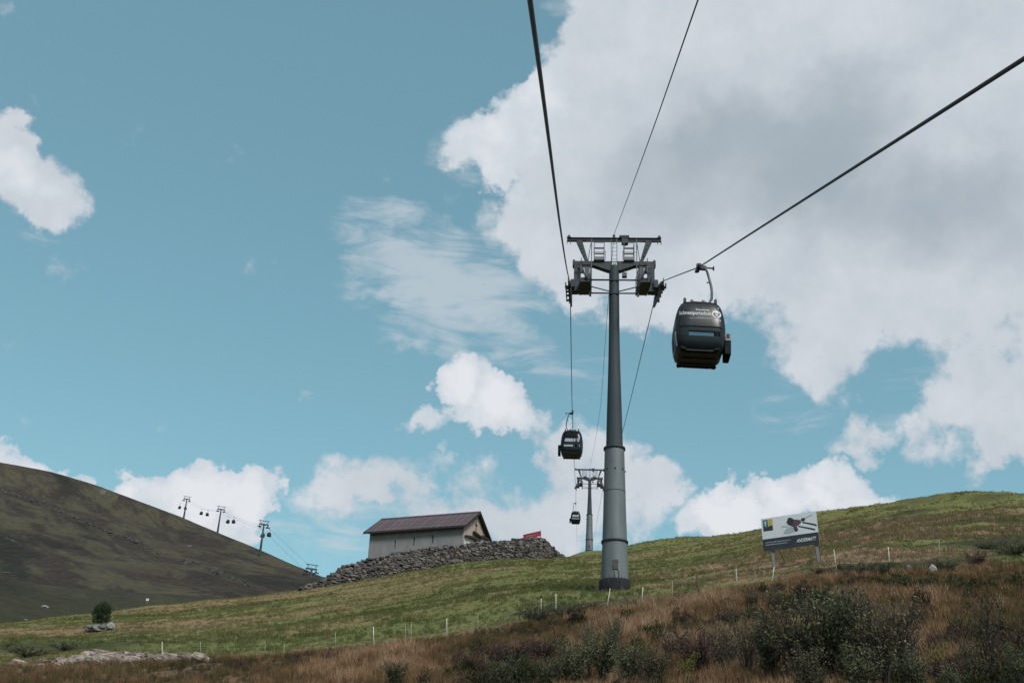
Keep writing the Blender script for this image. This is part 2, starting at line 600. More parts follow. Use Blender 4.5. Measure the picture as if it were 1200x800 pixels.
def glass(name, tint, gloss_rough=0.03):
    m = bpy.data.materials.new(name)
    m.use_nodes = True
    t = m.node_tree
    t.nodes.clear()
    b = NT(t)
    out = b.n('ShaderNodeOutputMaterial')
    tr = b.n('ShaderNodeBsdfTransparent', inp={0: (*tint, 1)})
    gl = b.n('ShaderNodeBsdfGlossy', inp={0: (0.42, 0.46, 0.5, 1), 'Roughness': gloss_rough})
    fr = b.n('ShaderNodeFresnel', inp={0: 1.45}).outputs[0]
    wav = b.noise(b.n('ShaderNodeTexCoord').outputs['Object'], 1.3, 2.0, 0.5)
    bp = b.n('ShaderNodeBump', inp={'Strength': 0.05, 'Distance': 0.1, 'Height': wav}).outputs[0]
    b.link(bp, gl.inputs['Normal'])
    mx = b.n('ShaderNodeMixShader')
    b.link(fr, mx.inputs[0])
    b.link(tr.outputs[0], mx.inputs[1])
    b.link(gl.outputs[0], mx.inputs[2])
    b.link(mx.outputs[0], out.inputs[0])
    MATS[name] = m
    return m


M_GLASS = glass('tinted cabin glass', (0.72, 0.76, 0.78), 0.2)
M_GLASSDARK = glass('dark tinted cabin glass', (0.42, 0.46, 0.48), 0.25)

M_FILM = pmat('dark printed window film', (0.010, 0.013, 0.016), (0.014, 0.018, 0.021), 1.2, 0.32, 0, 0, spec=0.35)

# ------------------------------------------------------------------ ground sheets
BOUND = [(-60, 781), (0, 778), (70, 777), (190, 774), (330, 768), (437, 757), (523, 747), (590, 733), (632, 720), (665, 713), (712, 709), (760, 704),
         (817, 699), (862, 690), (905, 684), (950, 674), (1041, 668), (1100, 664), (1200, 656), (1260, 652)]
_bp = [hit(px, py) for px, py in BOUND]
_bx = np.array([p.x for p in _bp])
_by = np.array([p.y for p in _bp])


def heath_mask(x, y):
    yb = np.interp(x, _bx, _by)
    return sstep(1.2, -1.2, y - yb + 2.2 * fbm(x / 3.0, y / 3.0, 3, 31))


# patches of other ground cover: px, py, half width, half depth (metres), weight
P_DRY = [(980, 640, 14, 11, 1.0), (1060, 614, 16, 11, 1.0), (1120, 625, 12, 8, .8), (905, 662, 7, 5, .9), (1150, 600, 14, 8, .6), (1000, 655, 11, 4, .9), (930, 622, 9, 6, .5), (870, 672, 6, 2.5, .6), (780, 668, 8, 4, .35), (560, 668, 6, 5, .7), (500, 690, 8, 5, .35),
         (100, 738, 22, 8, .65), (300, 704, 20, 7, .6), (20, 742, 18, 8, .6), (440, 695, 7, 6, .4), (400, 712, 7, 4, .5), (620, 690, 5, 2.5, .5), (840, 640, 14, 8, .4), (760, 655, 10, 9, .3),
         (250, 748, 9, 2.5, .5), (420, 725, 8, 2, .5), (340, 768, 14, 3, .5), (1180, 625, 8, 3, .6)]
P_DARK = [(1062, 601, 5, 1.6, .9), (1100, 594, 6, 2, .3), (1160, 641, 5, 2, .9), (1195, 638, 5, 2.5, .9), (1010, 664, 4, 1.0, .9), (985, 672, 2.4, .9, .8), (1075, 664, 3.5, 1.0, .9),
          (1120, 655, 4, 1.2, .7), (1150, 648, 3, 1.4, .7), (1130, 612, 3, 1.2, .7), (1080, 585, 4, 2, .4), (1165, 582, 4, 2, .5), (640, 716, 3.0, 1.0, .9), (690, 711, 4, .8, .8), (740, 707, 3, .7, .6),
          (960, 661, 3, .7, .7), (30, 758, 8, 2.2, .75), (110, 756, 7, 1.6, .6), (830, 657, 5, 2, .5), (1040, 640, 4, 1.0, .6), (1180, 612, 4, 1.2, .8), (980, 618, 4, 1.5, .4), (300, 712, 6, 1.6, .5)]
P_LUSH = [(560, 700, 12, 5, .8), (380, 745, 14, 4, .6), (240, 716, 12, 4, .8), (160, 752, 10, 3, .9), (620, 660, 14, 6, .6), (700, 700, 8, 3, .6), (830, 668, 9, 4, .6), (760, 675, 9, 5, .5), (480, 735, 9, 3, .6)]


def patch_mask(lst, x, y, seed):
    s = np.zeros_like(x)
    n1 = fbm(x / 4.0, y / 4.0, 4, seed)
    for (px, py, rx, ry, w) in lst:
        c = hit(px, py)
        d = np.sqrt(((x - c.x) / rx) ** 2 + ((y - c.y) / ry) ** 2)
        s = np.maximum(s, w * sstep(1.15, 0.45, d + 0.45 * n1))
    return s


def grid_mesh(name, xs, ys, Z, attrs, mat):
    nx, ny = len(xs), len(ys)
    X, Yg = np.meshgrid(xs, ys)
    co = np.stack([X, Yg, Z], -1).reshape(-1, 3)
    idx = np.arange(nx * ny).reshape(ny, nx)
    q = np.stack([idx[:-1, :-1], idx[:-1, 1:], idx[1:, 1:], idx[1:, :-1]], -1).reshape(-1, 4)
    me = bpy.data.meshes.new(name)
    me.vertices.add(len(co))
    me.vertices.foreach_set('co', co.ravel())
    me.loops.add(q.size)
    me.loops.foreach_set('vertex_index', q.ravel())
    me.polygons.add(len(q))
    me.polygons.foreach_set('loop_start', np.arange(0, q.size, 4))
    me.polygons.foreach_set('loop_total', np.full(len(q), 4))
    me.polygons.foreach_set('use_smooth', np.ones(len(q), bool))
    me.update(calc_edges=True)
    for k, a in attrs.items():
        at_ = me.attributes.new(k, 'FLOAT', 'POINT')
        at_.data.foreach_set('value', a.ravel().astype(np.float32))
    me.materials.append(mat)
    return link(name, me)


def ground_material():
    m = bpy.data.materials.new('grassy slope')
    m.use_nodes = True
    t = m.node_tree
    b = NT(t)
    p = t.nodes['Principled BSDF']
    p.inputs['Roughness'].default_value = 0.95
    p.inputs['Specular IOR Level'].default_value = 0.1
    tc = b.n('ShaderNodeTexCoord').outputs['Object']

    def attr(n):
        return b.n('ShaderNodeAttribute', attribute_name=n).outputs['Fac']
    fine = b.noise(tc, 5.0, 6.0, 0.7)
    mid = b.noise(tc, 0.7, 6.0, 0.65)
    big = b.noise(tc, 0.13, 5.0, 0.6)
    streak = b.n('ShaderNodeMapping')
    b.link(tc, streak.inputs[0])
    streak.inputs['Scale'].default_value = (0.35, 1.6, 1.0)
    stn = b.noise(streak.outputs[0], 0.6, 6.0, 0.65)
    green = b.mix(b.lin(mid, 0.38, 0.62), (0.110, 0.117, 0.042), (0.158, 0.156, 0.063))
    green = b.mix(b.lin(fine, 0.40, 0.68, 0.0, 0.6), green, (0.087, 0.105, 0.033))
    ochre = b.mix(b.lin(fine, 0.35, 0.65), (0.215, 0.158, 0.065), (0.141, 0.117, 0.049))
    col = b.mix(b.math('MULTIPLY', b.lin(stn, 0.46, 0.66), b.lin(big, 0.40, 0.62, 0.10, 0.6)), green, ochre)
    lush = b.mix(b.lin(fine, 0.35, 0.65), (0.085, 0.114, 0.039), (0.120, 0.147, 0.051))
    col = b.mix(b.math('MULTIPLY', attr('lush'), 0.8), col, lush)
    dryc = b.mix(b.lin(mid, 0.35, 0.65), (0.244, 0.143, 0.096), (0.173, 0.108, 0.075))
    dryc = b.mix(b.lin(fine, 0.4, 0.7, 0, 0.7), dryc, (0.299, 0.191, 0.141))
    col = b.mix(b.math('MULTIPLY', attr('dry'), 0.85), col, dryc)
    hc = b.mix(b.lin(mid, 0.35, 0.65), (0.122, 0.077, 0.044), (0.090, 0.066, 0.041))
    hc = b.mix(b.lin(fine, 0.45, 0.7, 0, 0.7), hc, (0.163, 0.106, 0.063))
    col = b.mix(attr('heath'), col, hc)
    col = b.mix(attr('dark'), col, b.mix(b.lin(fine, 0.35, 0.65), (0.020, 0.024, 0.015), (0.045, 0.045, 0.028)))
    bare = b.mix(b.lin(fine, 0.35, 0.65), (0.17, 0.135, 0.11), (0.10, 0.08, 0.065))
    col = b.mix(attr('bare'), col, bare)
    b.link(col, p.inputs['Base Color'])
    bp = b.n('ShaderNodeBump', inp={'Strength': 0.9, 'Distance': 0.12,
                                    'Height': b.math('ADD', fine, b.math('MULTIPLY', b.noise(tc, 1.6, 5.0, 0.65), 2.0))})
    b.link(bp.outputs[0], p.inputs['Normal'])
    return m


def lines(segs):
    o = []
    for a, c, s in segs:
        o.append(np.arange(a, c, s))
    return np.concatenate(o)


xs = lines([(-260, -95, 4), (-95, -50, 0.8), (-50, 55, 0.36), (55, 100, 0.8), (100, 260, 4)])
ys = lines([(-80, 16, 3), (16, 72, 0.30), (72, 135, 0.42), (135, 200, 0.8), (200, 330, 3)])
X, Yg = np.meshgrid(xs, ys)
Z = zg(X, Yg)
P_BARE = [(155, 774, 9, 1.4, .35), (20, 774, 7, 1.2, .8), (60, 783, 6, 1.6, .6), (880, 688, 2.4, .5, .9), (700, 711, 4, .5, .35), (200, 782, 4, 1, .4)]
a_heath = heath_mask(X, Yg)
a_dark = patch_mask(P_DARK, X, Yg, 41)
a_dry = patch_mask(P_DRY, X, Yg, 51)
a_lush = patch_mask(P_LUSH, X, Yg, 61)
a_bare = patch_mask(P_BARE, X, Yg, 71)
Z = Z + a_dark * 0.22 * (0.6 + fbm(X / 0.7, Yg / 0.7, 3, 77)) + a_heath * 0.12 * fbm(X / 0.8, Yg / 0.8, 3, 78)
meadow = grid_mesh('meadow', xs, ys, Z, dict(heath=a_heath, dark=a_dark, dry=a_dry, lush=a_lush, bare=a_bare), ground_material())
tag(meadow, 'sloping green meadow with brown heath in front', kind='structure')

# --- the far hillside, one sheet that runs on to the horizon
fc = []
_cols = np.arange(-200, 431, 21.0)
_kx = [-200, 0, 60, 120, 215, 260, 307, 370, 430]
_kr = [500, 541, 552.5, 570.5, 606.5, 625.5, 645.0, 672.5, 694]
for px in _cols:
    ry = float(np.interp(px, _kx, _kr)) - 5.0
    rY = float(np.interp(px, _kx, [1000, 920, 900, 875, 850, 752, 655, 565, 545]))
    by = float(np.interp(px, _kx, [745, 740, 738, 735, 730, 726, 720, 712, 708]))
    bY = float(np.interp(px, _kx, [190, 210, 220, 230, 250, 260, 275, 300, 320]))
    for k in range(7):
        t = k / 6
        fc.append(at(px, by + (ry - by) * t ** 0.82, bY + (rY - bY) * t))
    p = fc[-1]
    fc.append(Vector((p.x * 1.12, p.y * 1.12, p.z + 1.0)))
    fc.append(Vector((p.x * 1.5, p.y * 1.5, p.z - 25)))
p0 = at(0, 541, 900)
fc += [Vector((-900, 300, 260)), Vector((-900, 1000, 420)), Vector((-250, 100, 12)), Vector((10, 500, 60)), Vector((40, 420, 45)), Vector((60, 600, 70)), Vector((60, 330, 30)), Vector((150, 700, 60)), Vector((400, 400, 60)),
       Vector((0, 150, -10)), Vector((-90, 170, 10)), Vector((200, 150, 0)), Vector((-200, 40, -10)), Vector((200, 0, -30)), Vector((0, -100, -60)), Vector((-1500, 300, 300)), Vector((-1200, 1500, 380)), Vector((0, 1600, 40)), Vector((1000, 1000, 60)), Vector((1200, 0, -40))]
far_tps = TPS(np.array([(c.x, c.y) for c in fc]), np.array([c.z for c in fc]), 60.0)


def zfar_raw(x, y):
    return far_tps(x, y)


def ridge_row(px):
    """row of the far ridge's outline in the photograph"""
    return np.interp(px, _kx, _kr) + 0.7 * fbm(px / 26.0, px * 0 + 3.3, 4, 95)


def zfar(x, y):
    x = np.asarray(x, float)
    y = np.asarray(y, float)
    xx, yy = np.clip(x, -1500, 1000), np.clip(y, -300, 1700)
    z = far_tps(xx, yy)
    # gullies and ribs that run down the flank (down is towards +x, -y)
    u = (x * 0.5 + y * 0.87)
    v = (x * 0.87 - y * 0.5)
    amp = sstep(200, 420, y) * sstep(1500, 1000, y)
    z = z + amp * (1.5 * fbm(u / 60, v / 210, 4, 81) + 1.0 * fbm(u / 14, v / 60, 3, 85) + 0.9 * fbm(x / 9, y / 9, 3, 88))
    # the crest is levelled to the outline seen in the photograph
    for _ in range(2):
        px = 600 + F * (x * CR[0, 0] + y * CR[1, 0] + z * CR[2, 0]) / np.maximum(1e-3, -(x * CR[0, 2] + y * CR[1, 2] + z * CR[2, 2]))
        dep = np.maximum(1e-3, -(x * CR[0, 2] + y * CR[1, 2] + z * CR[2, 2]))
        py = 400 - F * (x * CR[0, 1] + y * CR[1, 1] + z * CR[2, 1]) / dep
        over = np.where((y > 260) & (px > -200) & (px < 425) & (y < 1500), np.maximum(0, ridge_row(px) - py), 0)
        z = z - over * dep * dep / (F * np.maximum(y, 50))
    far = np.maximum(np.abs(x - np.clip(x, -1500, 1000)), np.abs(y - np.clip(y, -300, 1700)))
    return z - far * 0.05


def hill_material():
    m = bpy.data.materials.new('heathland hillside')
    m.use_nodes = True
    t = m.node_tree
    b = NT(t)
    p = t.nodes['Principled BSDF']
    p.inputs['Roughness'].default_value = 0.95
    p.inputs['Specular IOR Level'].default_value = 0.1
    tc = b.n('ShaderNodeTexCoord').outputs['Object']
    # coordinates drawn out down the fall line
    al = b.math('MULTIPLY', b.vmath('DOT_PRODUCT', tc, (0.55, -0.83, 0.0)), 0.26)
    ac = b.math('MULTIPLY', b.vmath('DOT_PRODUCT', tc, (0.83, 0.55, 0.0)), 1.15)
    fl = b.n('ShaderNodeCombineXYZ', inp={0: al, 1: ac, 2: 0.0}).outputs[0]
    st = b.noise(fl, 0.05, 8.0, 0.65, 0.4)
    st2 = b.noise(fl, 0.017, 6.0, 0.6, 0.3)
    fine = b.noise(tc, 0.35, 7.0, 0.7)
    pat = b.noise(tc, 0.012, 6.0, 0.6)
    brown = b.mix(b.lin(fine, 0.36, 0.64), (0.024, 0.020, 0.019), (0.050, 0.041, 0.035))
    green = b.mix(b.lin(fine, 0.36, 0.64), (0.046, 0.045, 0.032), (0.079, 0.071, 0.046))
    dark = b.mix(b.lin(fine, 0.36, 0.64), (0.012, 0.012, 0.012), (0.021, 0.022, 0.020))
    col = b.mix(b.smooth(st, 0.44, 0.58), brown, green)
    col = b.mix(b.smooth(st2, 0.48, 0.62, 0, 0.85), col, dark)
    col = b.mix(b.smooth(pat, 0.52, 0.66, 0, 0.7), col, (0.046, 0.034, 0.031))
    # scree lines
    scree = b.math('MULTIPLY', b.smooth(b.noise(fl, 0.03, 9.0, 0.7, 0.5), 0.62, 0.70), 0.6)
    col = b.mix(scree, col, (0.132, 0.125, 0.123))
    # greener at the foot of the valley
    sp = b.n('ShaderNodeSeparateXYZ', inp={0: tc})
    low = b.smooth(b.math('ADD', sp.outputs[2], b.math('MULTIPLY', st2, 40.0)), 62.0, 100.0, 0.75, 0.0)
    col = b.mix(low, col, b.mix(b.lin(fine, 0.36, 0.64), (0.028, 0.034, 0.019), (0.044, 0.049, 0.025)))
    b.link(col, p.inputs['Base Color'])
    bp = b.n('ShaderNodeBump', inp={'Strength': 0.9, 'Distance': 1.4, 'Height': b.math('ADD', fine, st)})
    b.link(bp.outputs[0], p.inputs['Normal'])
    return m


hxs = lines([(-6000, -1500, 300), (-1500, -640, 20), (-640, 60, 4), (60, 400, 20), (400, 6000, 400)])
hys = lines([(-5000, -300, 300), (-300, 180, 20), (180, 620, 3.5), (620, 1150, 5), (1150, 1700, 30), (1700, 8000, 400)])
HX, HY = np.meshgrid(hxs, hys)
HZ = zfar(HX, HY)
# the sheet dips under the near slope
inner = (np.abs(HX) < 262) & (HY > -82) & (HY < 332)
nearz = near_tps(np.clip(HX, -262, 262), np.clip(HY, -82, 332))
w = sstep(420, 240, np.abs(HX)) * sstep(-240, -60, HY) * sstep(430, 325, HY)
lim = nearz - 6
lim = np.where((HX < -60) & (HY > 150), 1e9, lim)
HZ = np.where(w > 0, np.minimum(HZ, HZ * (1 - w) + np.minimum(HZ, lim) * w), HZ)
hillside = grid_mesh('hillside', hxs, hys, HZ, {}, hill_material())
tag(hillside, 'dark brown heath hillside across the valley', kind='structure')
_FY = np.arange(190, 1100, 1.0)


def hit_far(px, py):
    d = ray(px, py)
    xs_ = d.x / d.y * _FY
    zs_ = d.z / d.y * _FY
    g = zfar(xs_, _FY)
    u = np.nonzero(zs_ < g)[0]
    i = int(u[0]) if len(u) else int(np.argmin(zs_ - g))
    return Vector((xs_[i], _FY[i], g[i]))


#@@PART2
# ------------------------------------------------------------------ lettering
def text_mesh(txt, size=1.0, shear=0.0, bold=0.0):
    cu = bpy.data.curves.new('lettering', 'FONT')
    cu.body = txt
    cu.size = size
    cu.shear = shear
    cu.offset = bold
    cu.resolution_u = 3
    ob = bpy.data.objects.new('lettering', cu)
    COL.objects.link(ob)
    dg = bpy.context.evaluated_depsgraph_get()
    me = bpy.data.meshes.new_from_object(ob.evaluated_get(dg))
    bpy.data.objects.remove(ob)
    vs = [v.co.copy() for v in me.vertices]
    fs = [tuple(p.vertices) for p in me.polygons]
    bpy.data.meshes.remove(me)
    return vs, fs


def fit_text(txt, x0, x1, y0, y1, shear=0.0, bold=0.0):
    """lettering scaled to fill the box x0..x1, y0..y1"""
    vs, fs = text_mesh(txt, 1.0, shear, bold)
    ax, bx = min(v.x for v in vs), max(v.x for v in vs)
    ay, by = min(v.y for v in vs), max(v.y for v in vs)
    return [((v.x - ax) / (bx - ax) * (x1 - x0) + x0, (v.y - ay) / (by - ay) * (y1 - y0) + y0) for v in vs], fs


# ------------------------------------------------------------------ the lift line
C1 = at(720.5, 689.5, 59.5)
C2 = at(690.5, 648, 207)
_dx, _dy = C2.x - C1.x, C2.y - C1.y
YAW = math.atan2(_dx, _dy)
ALONG = Vector((math.sin(YAW), math.cos(YAW), 0))
ACROSS = Vector((math.cos(YAW), -math.sin(YAW), 0))
H1 = at(720.5, 308, 59.5).z - C1.z
H2 = at(690.5, 559.5, 207).z - C2.z
GAUGE = 2.64


def rope_at(off, Y, C=C1, al=ALONG, ac=ACROSS):
    """plan position on the rope's vertical plane at distance Y"""
    p = C + ac * off
    s = (Y - p.y) / al.y
    q = p + al * s
    return Vector((q.x, Y, 0))


def rope_px(off, px, py, C=C1, al=ALONG, ac=ACROSS):
    """where the sight line through px, py meets the rope's vertical plane"""
    p = C + ac * off
    d = ray(px, py)
    k = d.x / d.y
    s = (k * p.y - p.x) / (al.x - k * al.y)
    q = p + al * s
    return Vector((q.x, q.y, d.z / d.y * q.y))


def rope_row(off, py, Y):
    """on the rope's plane at distance Y, at the height that shows in row py"""
    q = rope_at(off, Y)
    lo, hi = -50.0, 400.0
    for _ in range(50):
        m = (lo + hi) / 2
        if proj((q.x, q.y, m))[1] > py:
            lo = m
        else:
            hi = m
    q.z = lo
    return q


# ---- tower: parts are built with the crossarm's top at height 0 and set at height H
def head_parts(root, H, light=False):
    def put(mb, name, m, parent=root):
        return mb.build(name, m, parent, (0, 0, H) if parent is root else None)
    mb = MB()
    hw, hc = 0.24, 0.62
    mb.prism([(-2.5, 0.0), (2.5, 0.0), (2.5, -hw), (1.25, -hw - 0.03), (0.36, -hc), (-0.36, -hc), (-1.25, -hw - 0.03), (-2.5, -hw)], -0.2, 0.2)
    for x in (-2.42, 2.42):
        mb.box((x, 0, -0.11), (0.12, 0.5, 0.36))
    for x in (-1.9, -1.55, 1.55, 1.9):
        mb.box((x, 0, -0.13), (0.04, 0.46, 0.30))
    put(mb, 'crossarm', M_HEAD)
    mb = MB()
    mb.box((0, 0, 1.62), (5.72, 0.05, 0.20))
    mb.box((0, 0, 1.72), (5.72, 0.2, 0.03))
    mb.box((0, 0, 1.52), (5.72, 0.2, 0.03))
    beam = put(mb, 'top_beam', M_HEAD)
    for s in (-1, 1):
        mb = MB()
        mb.prism([(s * 2.87, 1.735), (s * 2.62, 1.735), (s * 2.70, 1.86), (s * 2.80, 1.86)][::s], -0.12, 0.12)
        mb.box((s * 2.75, 0, 1.90), (0.05, 0.05, 0.14))
        mb.build('rope_guide', M_HEAD, beam)
        for x in (2.86, 2.66):
            MB().box((s * x, 0, 1.42), (0.03, 0.2, 0.16)).build('hook_plate', M_HEAD, beam)
        mb = MB()
        mb.bar((s * 1.62, 0, 0.0), (s * 2.12, 0, 1.50), 0.16, 0.16, 0.36, 0.2, up=(0, 1, 0))
        for k in range(4):
            t = 0.2 + 0.18 * k
            mb.box((s * (1.70 + 0.5 * t), 0, 0.15 + 1.4 * t), (0.06, 0.26, 0.05))
        put(mb, 'brace', M_HEAD)
        # mast that carries the service platform
        mb = MB()
        mb.box((s * 1.36, -0.22, -0.35), (0.055, 0.055, 3.80))
        mb.bar((s * 1.40, 0.2, 1.5), (s * 1.62, 0.25, -0.1), 0.04)
        put(mb, 'mast', M_GALVD)
        mb = MB()
        mb.box((s * 1.62, -0.12, -0.72), (0.30, 0.03, 1.45))
        mb.box((s * 1.48, -0.02, -0.72), (0.03, 0.22, 1.45))
        mb.box((s * 1.76, -0.02, -0.72), (0.03, 0.22, 1.45))
        mb.box((s * 1.42, -0.08, -1.6), (0.12, 0.12, 1.5))
        put(mb, 'platform_hanger', M_GALVD)
        # cage with rails on top of the arm
        mb = MB()
        for y in (-0.32, 0.32):
            for x in (0.60, 1.20):
                mb.box((s * x, y, 0.62), (0.045, 0.045, 1.24))
            for z in (0.46, 0.80, 1.24):
                mb.box((s * 0.90, y, z), (0.60, 0.04, 0.04))
        for x in (0.60, 1.20):
            for z in (0.80, 1.24):
                mb.box((s * x, 0, z), (0.035, 0.64, 0.035))
        mb.box((s * 0.52, -0.32, 0.32), (0.03, 0.03, 0.64))
        mb.box((s * 0.90, -0.32, 0.55), (0.75, 0.03, 0.03))
        cage = put(mb, 'safety_cage', M_GALVD)
        mb = MB()
        mb.box((s * 0.90, 0, 0.03), (0.66, 0.68, 0.05))
        mb.box((s * 0.90, -0.34, 0.13), (0.64, 0.02, 0.20))
        mb.build('kick_plate', M_GALV, cage)
    mb = MB()
    for x in (-0.17, 0.17):
        mb.box((x, -0.24, 0.76), (0.04, 0.03, 1.56))
    for k in range(6):
        mb.box((0, -0.24, 0.12 + 0.27 * k), (0.31, 0.02, 0.02))
    put(mb, 'ladder', M_GALVD)
    mb = MB()
    mb.box((-0.95, -0.1, 1.44), (1.5, 0.03, 0.03))
    mb.box((0.95, -0.1, 1.44), (1.6, 0.03, 0.03))
    put(mb, 'upper_rail', M_GALVD)
    mb = MB()
    mb.box((0.62, -0.05, 1.76), (0.60, 0.34, 0.14))
    mb.box((0.66, -0.05, 1.50), (0.40, 0.28, 0.42))
    mb.tube([(0.66, -0.05, 1.3), (0.78, -0.05, 1.22), (0.66, -0.05, 1.15), (0.56, -0.05, 1.22)], 0.03, 6)
    put(mb, 'hoist', M_HEAD)
    mb = MB()
    mb.box((0.0, -0.05, 1.78), (0.16, 0.2, 0.22))
    mb.box((0.0, -0.05, 1.92), (0.06, 0.06, 0.12))
    put(mb, 'signal_cable_clamp', M_HEAD)
    mb = MB().box((0.02, -0.215, -0.20), (0.27, 0.02, 0.24))
    plate = put(mb, 'number_plate', M_WHITEPLATE)
    mb = MB()
    for x0 in (-0.05, 0.05):
        vs, fs = fit_text('1', x0, x0 + 0.05, -0.28, -0.12, bold=0.02)
        MB().add([(x, -0.228, z) for x, z in vs], fs).build('digit', M_HEAD, plate)
    mb = MB().box((0.62, -0.1, -0.92), (0.28, 0.3, 0.24)).box((0.62, -0.1, -0.72), (0.05, 0.05, 0.2))
    put(mb, 'anemometer_box', M_GALVD)
    # horizontal rods and stays between the platforms
    mb = MB()
    mb.tube([(-1.45, -0.30, -1.36), (1.45, -0.30, -1.36)], 0.05, 6)
    mb.tube([(-1.40, -0.30, -2.26), (1.40, -0.30, -2.26)], 0.045, 6)
    put(mb, 'spreader_rod', M_HEAD)
    for s in (-1, 1):
        mb = MB().tube([(s * 1.36, -0.3, -1.82), (s * 0.25, -0.3, -2.14)], 0.035, 6)
        put(mb, 'stay', M_HEAD)
    # rope path over the wheels, local: z = 0.37 y - 0.0217 y^2
    for s in (-1, 1):
        arm = MB()
        arm.box((s * 2.20, 0, -1.12), (0.42, 0.5, 1.9))
        arm.box((s * 2.46, 0.05, -1.62), (0.26, 0.9, 0.5))
        arm.box((s * 2.46, -0.9, -2.1), (0.2, 0.5, 0.4))
        arm.box((s * 2.30, 0, -0.34), (0.12, 0.3, 0.3))
        arm.box((s * 2.44, 0.9, -1.3), (0.24, 0.8, 0.4))
        arm.box((s * 1.75, 0.15, -1.42), (0.7, 0.12, 0.34))
        arm.bar((s * 1.5, -0.26, -1.3), (s * 2.25, -0.26, -0.3), 0.08)
        arm.box((s * 2.05, -0.05, -0.62), (0.5, 0.36, 0.14))
        arm.box((s * 1.98, -0.1, -0.50), (0.14, 0.2, 0.34))
        arm.box((s * 2.36, 0.02, -1.85), (0.3, 0.4, 0.5))
        arm.bar((s * 1.5, 0, -1.28), (s * 2.3, 0, -1.28), 0.3, 0.34)
        put(arm, 'sheave_arm', M_HEAD)
        cage = MB()
        cage.box((s * 1.98, -0.5, -0.52), (0.05, 0.05, 0.95))
        cage.box((s * 2.0, -0.5, -0.58), (0.7, 0.04, 0.05))
        cage.box((s * 1.98, -0.5, -0.22), (0.05, 0.05, 0.5))
        put(cage, 'arm_rail', M_GALVD)
        # catwalk beside the wheels, stepping up along the rope
        cw = MB()
        for x in (1.42, 2.04):
            cw.bar((s * x, -2.3, -1.78 - 0.85), (s * x, 2.3, -1.78 + 0.85), 0.06, 0.16)
        for k in range(15):
            y = -2.2 + 4.4 * k / 14
            cw.box((s * 1.73, y, -1.76 + 0.37 * y), (0.66, 0.20, 0.05))
        for x in (1.40, 2.07):
            cw.bar((s * x, -2.3, -1.60 - 0.85), (s * x, 2.3, -1.60 + 0.85), 0.03, 0.26)
        for x in (1.42,):
            for y in (-2.2, 0.0, 2.2):
                cw.box((s * x, y, -1.15 + 0.37 * y), (0.04, 0.04, 1.0))
            cw.bar((s * x, -2.2, -0.65 - 0.81), (s * x, 2.2, -0.65 + 0.81), 0.035)
            cw.bar((s * x, -2.2, -1.1 - 0.81), (s * x, 2.2, -1.1 + 0.81), 0.03)
        put(cw, 'catwalk', M_HEAD)
        tr = MB()

        def rz_(y):
            return -1.65 + 0.37 * y - 0.0217 * y * y
        for (a, c, dz, hh) in ((-2.9, 2.9, -0.62, 0.22), (-2.9, -0.5, -0.42, 0.16), (0.5, 2.9, -0.42, 0.16)):
            tr.bar((s * 2.56, a, rz_(a) + dz), (s * 2.56, c, rz_(c) + dz), 0.09, hh)
        for k in range(5):
            y = -2.6 + 1.3 * k
            tr.bar((s * 2.58, y - 0.42, rz_(y - 0.42) - 0.27), (s * 2.58, y + 0.42, rz_(y + 0.42) - 0.27), 0.06, 0.14)
            tr.box((s * 2.74, y, rz_(y) - 0.36), (0.30, 0.10, 0.10))
            tr.box((s * 2.86, y, rz_(y) - 0.26), (0.06, 0.26, 0.26))
        tr.box((s * 2.70, -3.1, rz_(-3.1) + 0.02), (0.05, 0.06, 0.36))
        train = put(tr, 'sheave_train', M_HEAD)
        wme = None
        for k in range(10):
            y = -2.9 + 5.8 * k / 9
            if wme is None:
                wb = MB()
                n = 16
                for (r0, x0, x1, mt) in ((0.215, -0.055, 0.055, 0), (0.25, -0.075, -0.055, 1), (0.25, 0.055, 0.075, 1)):
                    vs = []
                    for x in (x0, x1):
                        for i in range(n):
                            t = 2 * PI * i / n
                            vs.append((x, r0 * math.cos(t), r0 * math.sin(t)))
                    fs = [(i, (i + 1) % n, n + (i + 1) % n, n + i) for i in range(n)]
                    wb.add(vs, fs, True, mt)
                    wb.add(vs, [tuple(range(n))[::-1], tuple(range(n, 2 * n))], False, mt)
                wme = wb.mesh('sheave', [M_RUBBER, M_HEAD])
            link('sheave', wme, train, (s * GAUGE, y, rz_(y) - 0.245))


ROPE_DROP = -1.65      # rope height over the middle of the wheels, from the crossarm's top


